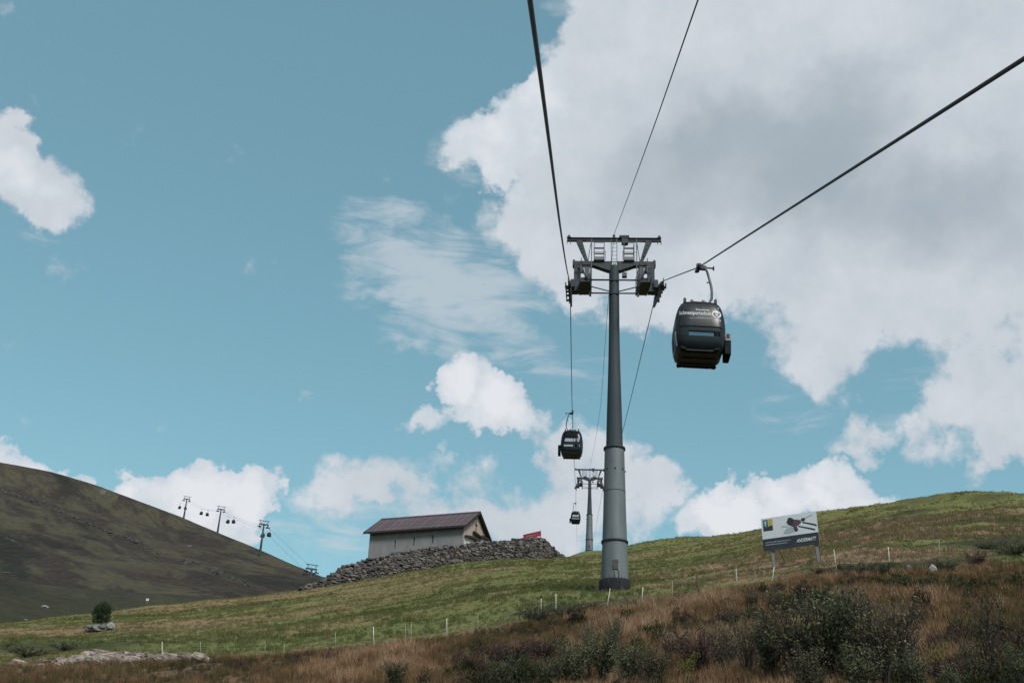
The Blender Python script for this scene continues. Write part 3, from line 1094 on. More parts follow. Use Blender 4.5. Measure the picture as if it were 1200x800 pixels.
def make_tower(name, loc, H, label, group='pylons of the gondola line up the meadow'):
    root = empty(name, loc, -YAW, label, 'lift tower', group)
    MB().lathe([(-1.2, 0.86), (0.36, 0.84), (0.40, 0.80)], 40).build('foundation', M_FOUND, root)
    mb = MB()
    for k in range(28):
        t = 2 * PI * k / 28
        mb.box((0.79 * math.cos(t), 0.79 * math.sin(t), 0.42), (0.04, 0.04, 0.06), (0, 0, t))
    mb.build('anchor_bolt', M_HEAD, root)['kind'] = 'stuff'
    top = H - 0.3
    z1 = min(7.85, H * 0.5)
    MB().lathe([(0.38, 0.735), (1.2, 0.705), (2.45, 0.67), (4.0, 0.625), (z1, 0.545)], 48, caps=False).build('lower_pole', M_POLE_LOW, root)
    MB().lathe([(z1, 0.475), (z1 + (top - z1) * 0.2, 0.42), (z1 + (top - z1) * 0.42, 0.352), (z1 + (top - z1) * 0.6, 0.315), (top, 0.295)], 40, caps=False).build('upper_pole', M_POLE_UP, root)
    for (z, r) in ((2.5, 0.67), (z1, 0.55)):
        MB().lathe([(z - 0.055, r - 0.02), (z - 0.055, r + 0.06), (z + 0.055, r + 0.06), (z + 0.055, r - 0.06)], 48, caps=False).build('flange', M_HEAD, root)
    if z1 > 7:
        for k in range(8):
            t = 2 * PI * (k + 0.05) / 8
            MB().box((0.585 * math.cos(t), 0.585 * math.sin(t), 6.55), (0.09, 0.06, 0.07), (0, 0, t)).build('lifting_lug', M_HEAD, root)
        mb = MB().lathe([(5.3, 0.597), (5.3, 0.606), (5.34, 0.606), (5.34, 0.597)], 40, caps=False)
        mb.build('weld_seam', M_POLE_UP, root)
        mb = MB()
        mb.box((0.02, -0.72, 1.02), (0.26, 0.10, 0.30))
        mb.box((0.02, -0.70, 1.30), (0.30, 0.04, 0.16))
        ap = mb.build('junction_box', M_BOXB, root)
        MB().tube([(0.10, -0.74, 0.92), (0.20, -0.78, 0.78), (0.22, -0.80, 0.5), (0.20, -0.83, 0.2)], 0.022, 6).build('conduit', M_GALV, ap)
        MB().tube([(-0.05, -0.74, 0.88), (-0.02, -0.78, 0.7), (-0.04, -0.82, 0.42)], 0.018, 6).build('conduit', M_GALV, ap)
    head_parts(root, H)
    return root


make_tower('lift_tower', C1, H1, 'tall near pylon with wide flared grey base standing on the green meadow')
make_tower('lift_tower', C2, H2, 'smaller pylon behind the tall one, its foot hidden by the grassy crest')

# ---- ropes
RT1 = C1.z + H1 + ROPE_DROP
RT2 = C2.z + H2 + ROPE_DROP


def smooth_path(pts, step=1.5):
    """curve through points given in order of their distance y"""
    pts = [Vector(p) for p in pts]
    out = []
    n = len(pts)
    for i in range(n - 1):
        p0, p1, p2, p3 = pts[max(i - 1, 0)], pts[i], pts[i + 1], pts[min(i + 2, n - 1)]
        m1 = (p2 - p0) / max(p2.y - p0.y, 1e-6) * (p2.y - p1.y)
        m2 = (p3 - p1) / max(p3.y - p1.y, 1e-6) * (p2.y - p1.y)
        k = max(2, int((p2.y - p1.y) / step))
        for j in range(k):
            t = j / k
            t2, t3 = t * t, t * t * t
            out.append(p1 * (2 * t3 - 3 * t2 + 1) + m1 * (t3 - 2 * t2 + t) + p2 * (-2 * t3 + 3 * t2) + m2 * (t3 - t2))
    out.append(pts[-1])
    return out


def over_sheaves(off, C, RT):
    r = []
    for y in (-3.0, -1.5, 0.0, 1.5, 3.0):
        q = C + ACROSS * off + ALONG * y
        r.append(Vector((q.x, q.y, RT + 0.37 * y - 0.0217 * y * y)))
    return r


_s = over_sheaves(-GAUGE, C1, RT1)
_n8 = at(621, 0, 8.0)
left0 = [_n8 + (_n8 - _s[0]) * 1.6, _n8]
for f_ in (0.35, 0.7):
    left0.append(_n8 + (_s[0] - _n8) * f_ - Vector((0, 0, 0.30)))
left0 += _s
CAB2 = rope_row(-GAUGE, 484, 92.5)
left1 = [_s[-1], CAB2]
_s2 = over_sheaves(-GAUGE, C2, RT2)
left1.append(rope_at(-GAUGE, 155) + Vector((0, 0, CAB2.z + (_s2[0].z - CAB2.z) * (155 - CAB2.y) / (_s2[0].y - CAB2.y) - 1.0)))
left1 += _s2
CAB3 = rope_row(-GAUGE, 589.5, 214)
left1 += [CAB3, rope_row(-GAUGE, 618, 320), rope_row(-GAUGE, 640, 430)]
LEFT = smooth_path(left0) + smooth_path(left1)[1:]
right = [rope_px(GAUGE, 1330, -16), rope_px(GAUGE, 1200, 69), rope_px(GAUGE, 1000, 197), rope_px(GAUGE, 878, 275)]
CAB1 = rope_px(GAUGE, 819.0, 313)
_sr = over_sheaves(GAUGE, C1, RT1)
right0 = [right[0] + (right[0] - right[1]) * 30] + right + [CAB1]
right1 = [CAB1] + _sr
right = [_sr[-1]]
r1 = rope_px(GAUGE, 737, 476)
right += [r1]
_s3 = over_sheaves(GAUGE, C2, RT2)
right.append(rope_at(GAUGE, (r1.y + _s3[0].y) / 2) + Vector((0, 0, (r1.z + _s3[0].z) / 2 - 1.5)))
right += _s3 + [rope_at(GAUGE, 320) + Vector((0, 0, LEFT[-1].z * 0.78)), rope_at(GAUGE, 430) + Vector((0, 0, LEFT[-1].z))]
RIGHT = smooth_path(right0) + smooth_path(right1)[1:] + smooth_path(right)[1:]
comm = [rope_px(0, 850, -90), rope_px(0, 818, 0), rope_px(0, 765, 152), C1 + Vector((0, 0, H1 + 1.98)), rope_px(0, 711.5, 370), rope_px(0, 703.5, 478), C2 + Vector((0, 0, H2 + 1.98)), C2 + ALONG * 150 + Vector((0, 0, H2 + 15))]
_cm = sorted(comm[4:6], key=lambda p: p.y)
COMM = smooth_path([comm[0] + (comm[0] - comm[1]) * 22] + comm[:4]) + smooth_path([comm[3]] + _cm + [comm[6]])[1:] + smooth_path(comm[6:])[1:]
tag(MB().tube(LEFT, 0.027, 8).build('haul_rope', M_ROPE), 'thick dark rope running overhead down to the left arm of the tall pylon', 'rope', 'haul ropes of the gondola line')
tag(MB().tube(RIGHT, 0.027, 8).build('haul_rope', M_ROPE), 'thick dark rope from the upper right corner carrying the large black gondola', 'rope', 'haul ropes of the gondola line')
tag(MB().tube(COMM, 0.015, 6).build('signal_cable', M_ROPE), 'thin dark cable rising from the middle of the tall pylon\'s top beam', 'cable')

# ------------------------------------------------------------------ gondola cabins
NE = 5.2
ZA = [(-0.02, 0.80, 0.86), (0.10, 0.92, 0.97), (0.30, 0.98, 1.04), (0.60, 1.01, 1.08), (0.80, 1.025, 1.10), (1.10, 1.02, 1.09), (1.40, 0.985, 1.05),
      (1.70, 0.93, 0.995), (1.92, 0.865, 0.93), (2.05, 0.80, 0.87), (2.13, 0.72, 0.79), (2.17, 0.58, 0.65)]
_az = [z for z, a, c in ZA]


def cab_ab(z):
    return float(np.interp(z, _az, [a for _, a, c in ZA])), float(np.interp(z, _az, [c for _, a, c in ZA]))


def cab_pt(t, z, off=0.0):
    a, c = cab_ab(z)
    ct, st = math.cos(t), math.sin(t)
    r = lambda v: math.copysign(abs(v) ** (2.0 / NE), v)
    return Vector(((a + off) * r(ct), (c + off) * r(st), z))


def cab_y(x, z, off=0.0):
    a, c = cab_ab(z)
    return -(c + off) * (max(0.0, 1 - abs(x / (a + off)) ** NE)) ** (1 / NE)


def patch(mb, t0, t1, z0, z1, off, nt=10, nz=6, thick=0.03, zs=None):
    """a curved panel on the cabin's skin with its edge turned in"""
    zs = zs or [z0 + (z1 - z0) * j / nz for j in range(nz + 1)]
    ts = [R(t0 + (t1 - t0) * i / nt) for i in range(nt + 1)]
    vs = [cab_pt(t, z, off) for z in zs for t in ts]
    w_ = nt + 1
    fs = [(j * w_ + i, j * w_ + i + 1, (j + 1) * w_ + i + 1, (j + 1) * w_ + i) for j in range(len(zs) - 1) for i in range(nt)]
    mb.add(vs, fs, True)
    if thick and abs(t1 - t0) < 359:
        rim = [(zs[0], t) for t in ts] + [(z, ts[-1]) for z in zs[1:]] + [(zs[-1], t) for t in ts[::-1][1:]] + [(z, ts[0]) for z in zs[::-1][1:-1]]
        vs = [cab_pt(t, z, off) for z, t in rim] + [cab_pt(t, z, off - thick) for z, t in rim]
        n = len(rim)
        mb.add(vs, [(i, i + n, (i + 1) % n + n, (i + 1) % n) for i in range(n)], False)
    return mb


CS = 0.93         # cabins are a little smaller than the drawing
HANG = 4.22      # rope above the cabin's floor


def make_cabin(loc, rz, label, front_glass, other_glass, group='gondola cabins on the near line'):
    root = empty('gondola_cabin', loc, rz, label, 'gondola cabin', group)
    root.scale = (CS, CS, CS)
    patch(MB(), 0, 360, 0, 0, 0, 72, thick=0, zs=[-0.02, 0.10, 0.30, 0.48]).build('lower_shell', M_SHELL, root)
    patch(MB(), 0, 360, 0, 0, 0.0, 72, thick=0, zs=[0.68, 0.74, 0.80, 0.86]).build('belt_rail', M_SHELL, root)
    mb = patch(MB(), 0, 360, 0, 0, 0, 72, thick=0, zs=[2.06, 2.10, 2.13, 2.17])
    ring = [cab_pt(R(5 * i), 2.17) for i in range(72)]
    mb.add(ring, [tuple(range(72))])
    mb.build('roof', M_SHELL, root)
    for t in (47, 133, 227, 313):
        patch(MB(), t - 8.5, t + 8.5, 0.47, 2.08, 0.004, 8, 10, 0.06).build('pillar', M_SHELL, root)
    for (t0, t1, gm) in ((235, 305, front_glass), (55, 125, other_glass)):
        patch(MB(), t0, t1, 0.86, 2.07, 0.012, 14, 9, 0.02).build('window', gm, root)
        patch(MB(), t0, t1, 2.03, 2.09, 0.02, 14, 2, 0.03).build('window_visor', M_CABTRIM, root)
        tm = t0 + 27
        patch(MB(), t0, tm, 0.47, 0.69, 0.008, 6, 2, 0.02).build('lower_window', gm, root)
        patch(MB(), tm, t1 - 5, 0.50, 0.67, 0.010, 8, 2, 0.02).build('lower_window', M_GLASS if gm is M_GLASS else M_GLASSDARK, root)
        patch(MB(), t1 - 5, t1, 0.47, 0.69, 0.008, 2, 2, 0.02).build('lower_panel', M_SHELL, root)
    for c0 in (0, 180):
        for (t0, t1) in ((c0 - 39, c0 - 1.2), (c0 + 1.2, c0 + 39)):
            patch(MB(), t0, t1, 0.86, 2.06, 0.012, 8, 8, 0.02).build('door_window', other_glass, root)
            patch(MB(), t0, t1, 0.47, 0.69, 0.006, 8, 2, 0.02).build('door_panel', M_SHELL, root)
        patch(MB(), c0 - 1.2, c0 + 1.2, 0.3, 2.07, 0.016, 2, 9, 0.04).build('door_seal', M_RUBBER, root)
    for t in (270, 90):
        patch(MB(), t - 36, t + 36, 0.84, 0.89, 0.022, 14, 1, 0.05).build('window_bar', M_CABTRIM, root)
    MB().add([cab_pt(R(5 * i), 2.10, -0.06) for i in range(72)], [tuple(range(72))[::-1]]).build('ceiling_liner', M_LINER, root)
    # floor pan seen from below
    mb = MB()
    ring = [cab_pt(R(5 * i), -0.02) for i in range(72)]
    mb.add(ring, [tuple(range(72))[::-1]])
    floor = mb.build('floor', M_UNDER, root)
    mb = MB()
    for y in (-0.55, 0.0, 0.55):
        mb.box((0, y, -0.05), (1.35, 0.10, 0.06))
    mb.box((0, -0.80, -0.045), (1.1, 0.07, 0.09))
    mb.box((0, 0.80, -0.045), (1.1, 0.07, 0.09))
    mb.build('floor_rib', M_SHELL, floor)
    for sx in (-1, 1):
        for sy in (-1, 1):
            mb = MB().box((sx * 0.66, sy * 0.82, -0.01), (0.26, 0.16, 0.10), (0, 0, sx * sy * 0.35))
            mb.build('bumper', M_CABTRIM, root)
            MB().box((sx * 0.62, sy * 0.70, 2.20), (0.11, 0.11, 0.16)).box((sx * 0.62, sy * 0.70, 2.30), (0.07, 0.07, 0.06)).build('roof_stop', M_HEAD, root)
    for sy in (-1, 1):
        mb = MB()
        mb.box((0, sy * 0.70, 0.40), (1.5, 0.42, 0.08))
        mb.box((0, sy * 0.93, 0.84), (1.4, 0.07, 0.28))
        mb.build('bench', M_SEAT, root)
    # ski rack on the outer door side
    mb = MB()
    for y in (-0.42, 0.42):
        mb.box((1.15, y, 0.42), (0.24, 0.05, 0.78))
    for z in (0.08, 0.45, 0.80):
        mb.box((1.24, 0, z), (0.05, 0.9, 0.07))
        mb.box((1.08, 0, z), (0.06, 0.9, 0.07))
    for y in (-0.28, -0.14, 0, 0.14, 0.28):
        mb.box((1.17, y, 0.40), (0.22, 0.03, 0.72))
    rack = mb.build('ski_rack', M_CABTRIM, root)
    MB().box((1.16, -0.46, 0.76), (0.22, 0.02, 0.30)).build('rack_sign', M_GREYVINYL, rack)
    MB().box((1.15, -0.474, 0.80), (0.12, 0.006, 0.20)).build('rack_sign_print', M_RUST, rack)
    # hanger
    mb = MB()
    mb.tube([(0.26, 0, HANG - 0.02), (0.36, 0, HANG - 0.22), (0.44, 0, HANG - 0.55), (0.52, 0, HANG - 0.9), (0.55, 0, HANG - 1.15), (0.54, 0, HANG - 1.50), (0.44, 0, HANG - 1.70), (0.28, 0, HANG - 1.80), (0.12, 0, HANG - 1.84)], 0.055, 8)
    mb.tube([(0.26, -0.05, HANG - 0.02), (0.26, 0.05, HANG - 0.02)], 0.09, 10)
    mb.box((0.40, 0, HANG - 0.72), (0.14, 0.05, 0.05))
    hang = mb.build('hanger', M_GALV, root)
    mb = MB()
    mb.tube([(0.0, -0.30, HANG - 0.02), (0.0, 0.34, HANG - 0.02)], 0.055, 8)
    mb.box((0.0, 0, HANG + 0.02), (0.2, 0.24, 0.2))
    mb.box((0.12, 0, HANG - 0.03), (0.3, 0.16, 0.16))
    mb.tube([(0.1, 0, HANG - 0.0), (0.60, 0, HANG - 0.03)], 0.035, 8)
    mb.tube([(0.59, 0, HANG - 0.03), (0.64, 0, HANG - 0.03)], 0.10, 10)
    mb.box((-0.05, 0.45, HANG + 0.06), (0.14, 0.12, 0.1))
    mb.build('grip', M_HEAD, root)
    mb = MB()
    for y in (-0.34, 0.34):
        mb.tube([(-0.36, y, 2.36), (0.30, y, 2.36)], 0.04, 6)
    for x in (-0.30, 0.16):
        mb.tube([(x, -0.5, 2.34), (x, 0.5, 2.34)], 0.045, 6)
        mb.box((x, -0.34, 2.30), (0.12, 0.1, 0.30))
        mb.box((x, 0.34, 2.30), (0.12, 0.1, 0.30))
    mb.box((0.13, 0, 2.36), (0.3, 0.22, 0.12))
    mb.build('suspension_frame', M_GALV, root)
    return root


CABROT = -YAW
gl1 = make_cabin(CAB1 - Vector((0, 0, HANG * CS)) - ACROSS * 0.17, CABROT, 'large black gondola with white ski school lettering hanging right of the tall pylon', M_FILM, M_GLASS)

gl1.rotation_euler = (0, R(2.4), CABROT)


def decal(parent, name, vs, fs, m, off=0.02):
    """flat print laid on the front window's curve: points are (x, z)"""
    return MB().add([(x, cab_y(x, z, off), z) for x, z in vs], fs).build(name, m, parent)


def disc(cx, cz, r, n=28, r2=None):
    pts = [(cx + r * math.cos(2 * PI * i / n), cz + r * math.sin(2 * PI * i / n)) for i in range(n)]
    return pts, [tuple(range(n))]


def rect(x0, x1, z0, z1, n=8):
    vs = [(x0 + (x1 - x0) * i / n, z) for z in (z0, z1) for i in range(n + 1)]
    return vs, [(i, i + 1, n + 2 + i, n + 1 + i) for i in range(n)]


front = [o for o in gl1.children if o.name == 'window'][0]
decal(front, 'lettering', *fit_text('Schneesportschule', -0.86, 0.42, 1.33, 1.58, bold=0.012), M_WHITE, 0.024)
decal(front, 'lettering', *fit_text('Schweizer', -0.20, 0.36, 1.61, 1.70, bold=0.02), M_WHITE, 0.024)
decal(front, 'lettering', *fit_text('Andermatt', -0.16, 0.44, 1.22, 1.31, bold=0.02), M_GREYVINYL, 0.024)
decal(front, 'lettering', *fit_text('17', 0.70, 0.80, 1.12, 1.21, bold=0.03), M_WHITE, 0.028)
decal(front, 'printed_line', *rect(-0.45, 0.44, 1.205, 1.225), M_GREYVINYL, 0.022)
bd = decal(front, 'badge', *disc(0.63, 1.47, 0.185), M_WHITE, 0.026)
decal(front, 'badge_shield', [(0.50, 1.55), (0.76, 1.55), (0.755, 1.44), (0.70, 1.37), (0.63, 1.335), (0.56, 1.37), (0.505, 1.44)], [(6, 5, 4, 3, 2, 1, 0)], M_PLUM, 0.032)
decal(front, 'badge_mark', [(0.56, 1.46), (0.70, 1.46), (0.63, 1.36)], [(0, 2, 1)], M_WHITE, 0.038)
decal(front, 'badge_mark', [(0.57, 1.53), (0.60, 1.53), (0.59, 1.485), (0.565, 1.49)], [(0, 3, 2, 1)], M_WHITE, 0.038)
decal(front, 'badge_mark', [(0.665, 1.53), (0.695, 1.53), (0.70, 1.49), (0.67, 1.485)], [(0, 3, 2, 1)], M_WHITE, 0.038)
decal(front, 'small_sticker', [(0.66, 1.70), (0.72, 1.72), (0.74, 1.84), (0.69, 1.83)], [(0, 1, 2, 3)], M_GREYVINYL, 0.026)
decal(front, 'wiper_line', *rect(-0.02, 0.02, 1.68, 1.87, 2), M_RUBBER, 0.03)
mb = patch(MB(), 203, 211, 0.12, 0.72, 0.012, 3, 8, 0.01)
mb.build('side_sticker', M_WHITE, gl1)

gl2 = make_cabin(CAB2 - Vector((0, 0, HANG * CS)), CABROT + PI, 'mid sized black gondola with a seated passenger, left of the tall pylon', M_GLASS, M_GLASS)
gl3 = copy_tree(gl2)
gl3.location = CAB3 - Vector((0, 0, HANG * CS))
gl3['label'] = 'smallest gondola on the near line, just left of the smaller pylon'

# ---- the passenger: one continuous skinned body, sitting
def make_person(loc, rz):
    J = [((0, 0, 0.50), .15, .12), ((0, -.02, 0.72), .16, .115), ((0, -.02, 0.93), .175, .11), ((0, 0, 1.03), .06, .06), ((0, .03, 1.12), .075, .085), ((0, .04, 1.22), .085, .10), ((0, .03, 1.31), .05, .06)]
    E = [(i, i + 1) for i in range(6)]

    def chain(a, pts):
        for (p, r) in pts:
            J.append((p, r, r))
            E.append((a, len(J) - 1))
            a = len(J) - 1
        return a
    for s in (-1, 1):
        e = chain(2, [((s * .20, -.02, .93), .06), ((s * .25, .04, .70), .047), ((s * .16, .24, .62), .038), ((s * .12, .30, .61), .032)])
        for k in range(4):
            chain(e, [((s * (.15 - .022 * k), .345, .605), .010), ((s * (.15 - .022 * k), .385 - .006 * abs(k - 1), .59), .008)])
        chain(e, [((s * .09, .325, .63), .010)])
        chain(0, [((s * .10, .08, .50), .09), ((s * .12, .46, .52), .062), ((s * .12, .50, .10), .043), ((s * .12, .52, .06), .04), ((s * .13, .68, .04), .035)])
    me = bpy.data.meshes.new('person')
    me.from_pydata([j[0] for j in J], E, [])
    o = link('person', me)
    md = o.modifiers.new('skin', 'SKIN')
    for i, j in enumerate(J):
        me.skin_vertices[0].data[i].radius = (j[1], j[2])
    me.skin_vertices[0].data[0].use_root = True
    sb = o.modifiers.new('smooth', 'SUBSURF')
    sb.levels = 1
    sb.render_levels = 1
    me.materials.append(M_SEAT)
    o.location = loc
    o.rotation_euler = (0, 0, rz)
    return o


# a person needs skin data on its mesh before radii are set
_m = bpy.data.meshes.new('skin_probe')
del _m


def add_person():
    try:
        p = make_person(gl2.location + ALONG * (-0.62) + ACROSS * 0.38, -YAW)
    except Exception as ex:
        print('person failed', ex)
        return
    tag(p, 'dark silhouette of a passenger sitting behind the window of the mid sized gondola', 'person')


add_person()

# ------------------------------------------------------------------ the second line on the far hillside
FT = [(215.2, 607.0, 584.0, 846), (254.8, 624.5, 596.0, 745), (305.3, 643.5, 613.5, 590), (362.5, 690.0, 665.5, 512)]
fp = [at(px, pyb, Y) for (px, pyb, pyt, Y) in FT]
fd = (fp[2] - fp[0])
FYAW = math.atan2(-fd.x, -fd.y)
FAL = Vector((math.sin(FYAW), math.cos(FYAW), 0))
FAC = Vector((math.cos(FYAW), -math.sin(FYAW), 0))


def far_tower(loc, H, label):
    root = empty('lift_tower', loc, -FYAW, label, 'lift tower', 'small pylons along the far ridge')
    MB().lathe([(-4, 0.75), (0, 0.72), (H * 0.4, 0.55), (H, 0.40)], 14).build('pole', M_HEAD, root)
    mb = MB().prism([(-2.6, 0), (2.6, 0), (2.6, -0.35), (0.4, -0.8), (-0.4, -0.8), (-2.6, -0.35)], -0.3, 0.3)
    mb.build('crossarm', M_HEAD, root, (0, 0, H))
    mb = MB().box((0, 0, 1.6), (5.8, 0.3, 0.3))
    mb.bar((-1.6, 0, 0), (-2.1, 0, 1.5), 0.25)
    mb.bar((1.6, 0, 0), (2.1, 0, 1.5), 0.25)
    mb.build('top_beam', M_HEAD, root, (0, 0, H))
    for s in (-1, 1):
        mb = MB().bar((s * 2.65, -2.8, -2.6), (s * 2.65, 2.8, -1.0), 0.3, 0.5)
        mb.box((s * 2.2, 0, -1.0), (0.4, 0.6, 1.6))
        mb.box((s * 1.8, 0, -1.8), (0.7, 3.0, 0.2))
        mb.build('sheave_train', M_HEAD, root, (0, 0, H))
    return root


fl = ['highest far pylon, small and thin, nearest the top of the ridge', 'second pylon down the far ridge, against the white cloud',
      'third pylon down the far ridge, standing against blue sky', 'lowest far pylon, seen against the brown hill beside the stone wall']
FH = []
for (px, pyb, pyt, Y), lb in zip(FT, fl):
    b_ = at(px, pyb, Y)
    b_.z = min(b_.z, float(zfar(np.array([b_.x]), np.array([Y]))[0]) + 0.5) if pyb < 650 else b_.z
    q = at(px, pyb, Y)
    lo, hi = 2.0, 60.0
    for _ in range(40):
        m_ = (lo + hi) / 2
        if proj((q.x, q.y, q.z + m_))[1] > pyt:
            lo = m_
        else:
            hi = m_
    H = lo + (q.z - b_.z)
    far_tower(b_, H, lb)
    FH.append(Vector((b_.x, b_.y, b_.z + H)))
    print('far tower', px, 'height', round(H, 1))


def far_cabin_mesh():
    mb = MB()
    ring = 16
    zs = [0, 0.3, 0.8, 1.0, 1.75, 1.9, 2.15]
    vs = [cab_pt(2 * PI * i / ring, z) for z in zs for i in range(ring)]
    for j in range(len(zs) - 1):
        k = 1 if j == 3 else 0
        mb.add(vs[j * ring:(j + 2) * ring], [(i, (i + 1) % ring, ring + (i + 1) % ring, ring + i) for i in range(ring)], False, k)
    mb.add(vs[:ring], [tuple(range(ring))[::-1]])
    mb.add(vs[-ring:], [tuple(range(ring))])
    mb.box((1.17, 0, 0.45), (0.28, 0.9, 0.8))
    mb.tube([(0, 0, HANG), (0.45, 0, HANG - 0.3), (0.55, 0, HANG - 1.1), (0.1, 0, 2.15)], 0.06, 6)
    mb.box((0, 0, HANG), (0.35, 0.7, 0.25))
    return mb.mesh('gondola_cabin', [M_SHELL, M_CABTRIM])


fcm = far_cabin_mesh()
FC = [(210.6, 594.3, -1, 'far gondola left of the highest far pylon'), (217.2, 595.2, 1, 'far gondola right against the pole of the highest far pylon'),
      (236.0, 601.0, -1, 'left one of two far gondolas hanging between the first and second far pylons'), (242.8, 602.4, 1, 'right one of two far gondolas hanging between the first and second far pylons'),
      (267.2, 610.8, -1, 'left one of two far gondolas hanging between the second and third far pylons'), (273.6, 610.8, 1, 'right one of two far gondolas hanging between the second and third far pylons'),
      (308.0, 627.0, -1, 'far gondola in front of the third far pylon\'s pole'), (315.2, 626.0, 1, 'far gondola right of the third far pylon, against blue sky'),
      (357.4, 673.5, -1, 'left one of two far gondolas under the lowest far pylon'), (365.2, 673.5, 1, 'right one of two far gondolas under the lowest far pylon')]
knots = {-1: [], 1: []}
for (px, py, s, lb) in FC:
    p = rope_px(s * GAUGE, px, py, fp[1], FAL, FAC)
    # keep to the stretch of line the towers mark out
    o = link('gondola_cabin', fcm, None, p - Vector((0, 0, 1.1)))
    o.rotation_euler = (0, 0, -FYAW + (PI if s < 0 else 0))
    tag(o, lb, 'gondola cabin', 'gondola cabins on the far line')
    knots[s].append(p + Vector((0, 0, HANG - 1.1)))
    print('far cabin', px, s, [round(v) for v in p])
for s, lb in ((-1, 'thin left hand rope between the pylons on the far ridge'), (1, 'thin right hand rope between the pylons on the far ridge')):
    pts = [q + FAC * (s * GAUGE) + Vector((0, 0, -1.7)) for q in FH] + knots[s]
    pts = sorted(pts, key=lambda v: v.y)
    keep = [pts[0]]
    for q in pts[1:]:
        if q.y - keep[-1].y > 8:
            keep.append(q)
    ext = keep[-1] + (keep[-1] - keep[-2]).normalized() * 60
    tag(MB().tube(keep + [ext], 0.04, 5).build('haul_rope', M_ROPE), lb, 'rope', 'ropes of the far line')
#@@PART3
M_STONE = pmat('grey wall stone', (0.108, 0.100, 0.100), (0.065, 0.060, 0.061), 3.5, 0.9, 0, 0.5, objrand=0.75)
M_STONEJ = pmat('dark small wall stone', (0.086, 0.080, 0.081), (0.043, 0.040, 0.042), 2.2, 0.95, 0, 0.6)
M_STONEK = pmat('pale small wall stone', (0.181, 0.164, 0.153), (0.112, 0.102, 0.096), 2.2, 0.95, 0, 0.6)
M_STONEL = pmat('brown grey wall stone', (0.112, 0.092, 0.081), (0.069, 0.058, 0.051), 2.2, 0.95, 0, 0.6)
M_CORE = pmat('dark earth between stones', (0.028, 0.028, 0.028), (0.04, 0.038, 0.035), 4, 1.0)  # dark fill of the wall's core, seen in the joints
M_PALE = pmat('pale split stone', (0.312, 0.256, 0.225), (0.138, 0.115, 0.103), 4.0, 0.9, 0, 0.5, objrand=0.6)
M_BOULDER = pmat('weathered boulder', (0.156, 0.156, 0.153), (0.054, 0.054, 0.054), 3.0, 0.9, 0, 0.7, lo=0.42, hi=0.6)
M_WHITEROCK = pmat('white quartz rock', (0.315, 0.315, 0.307), (0.188, 0.188, 0.180), 1.5, 0.9, 0, 0.5)
M_PLASTER = pmat('weathered grey plaster', (0.204, 0.206, 0.214), (0.147, 0.149, 0.158), 1.3, 0.95, 0, 0.3, detail=10, bscale=6, stretch=(1, 1, 0.4), lo=0.3, hi=0.7)
M_GABLE = pmat('weathered larch boards', (0.392, 0.312, 0.283), (0.290, 0.246, 0.225), 3.0, 0.9, 0, 0.2, stretch=(4, 4, 0.4))
M_ROOF = pmat('plum brown sheet roofing', (0.095, 0.068, 0.074), (0.070, 0.054, 0.062), 1.0, 0.6, 0.1, 0.05, objrand=0.12)
M_TIMBER = pmat('dark stained timber', (0.018, 0.017, 0.018), (0.03, 0.027, 0.026), 4, 0.8)
M_LIME = pmat('whitewashed panel', (0.52, 0.52, 0.50), (0.42, 0.42, 0.41), 1.5, 0.8)
M_POST = pmat('white fence post', (0.42, 0.42, 0.37), (0.26, 0.26, 0.22), 3, 0.7)
M_NET = pmat('pale netting cord', (0.30, 0.31, 0.26), (0.25, 0.26, 0.21), 3, 0.9)
M_LEG = pmat('weathered sign leg', (0.13, 0.135, 0.145), (0.09, 0.09, 0.1), 3, 0.8, stretch=(3, 3, 0.4))
M_BOARD = pmat('pale board print', (0.41, 0.46, 0.50), (0.46, 0.51, 0.55), 0.8, 0.5)
M_NAVY = pmat('dark navy board print', (0.016, 0.022, 0.030), (0.022, 0.028, 0.036), 1, 0.5)
M_TEAL = pmat('teal print', (0.035, 0.16, 0.22), (0.03, 0.13, 0.18), 2, 0.5)
M_YELLOW = pmat('ochre yellow print', (0.36, 0.28, 0.07), (0.30, 0.24, 0.07), 2, 0.5)
M_INK = pmat('dark figure print', (0.014, 0.016, 0.024), (0.03, 0.028, 0.036), 6, 0.5)
M_INK2 = pmat('mauve figure print', (0.075, 0.045, 0.065), (0.05, 0.035, 0.05), 6, 0.5)
M_SHADE = pmat('grey blue snow print', (0.20, 0.26, 0.29), (0.26, 0.31, 0.34), 2, 0.5)


def stone_mesh(name, seed, m, rough=0.16, sub=1):
    """an irregular block about one unit wide"""
    r = random.Random(seed)
    bm = bmesh.new()
    bmesh.ops.create_cube(bm, size=1.0)
    if sub:
        bmesh.ops.subdivide_edges(bm, edges=bm.edges[:], cuts=1, use_grid_fill=True)
    for v in bm.verts:
        l = max(abs(v.co.x), abs(v.co.y), abs(v.co.z))
        k = 1.0 - 0.16 * (v.co.length / l - 1)
        v.co = v.co * k + Vector((r.uniform(-1, 1), r.uniform(-1, 1), r.uniform(-1, 1))) * rough * 0.5
    me = bpy.data.meshes.new(name)
    bm.to_mesh(me)
    bm.free()
    me.materials.append(m)
    return me


STONES = [stone_mesh('stone', 100 + i, M_STONE) for i in range(10)]
PALES = [stone_mesh('stone', 200 + i, M_PALE, 0.24) for i in range(8)]

# ------------------------------------------------------------------ the dry stone wall under the hut
WB = [(350, 690), (372, 684), (400, 678.5), (432, 673), (472, 666.7), (509, 660.5), (547, 657), (587, 655.5), (612, 653.5), (634.5, 652)]
WT = [(350, 688), (372, 681.5), (400, 664), (432, 654.7), (472, 645.5), (509, 640), (547, 637), (587, 633), (612, 630.5), (634.5, 628.5)]


def foot(px, py, lo=95, hi=135):
    """like hit, but prefers the slope below the wall"""
    h = hit(px, py)
    return h


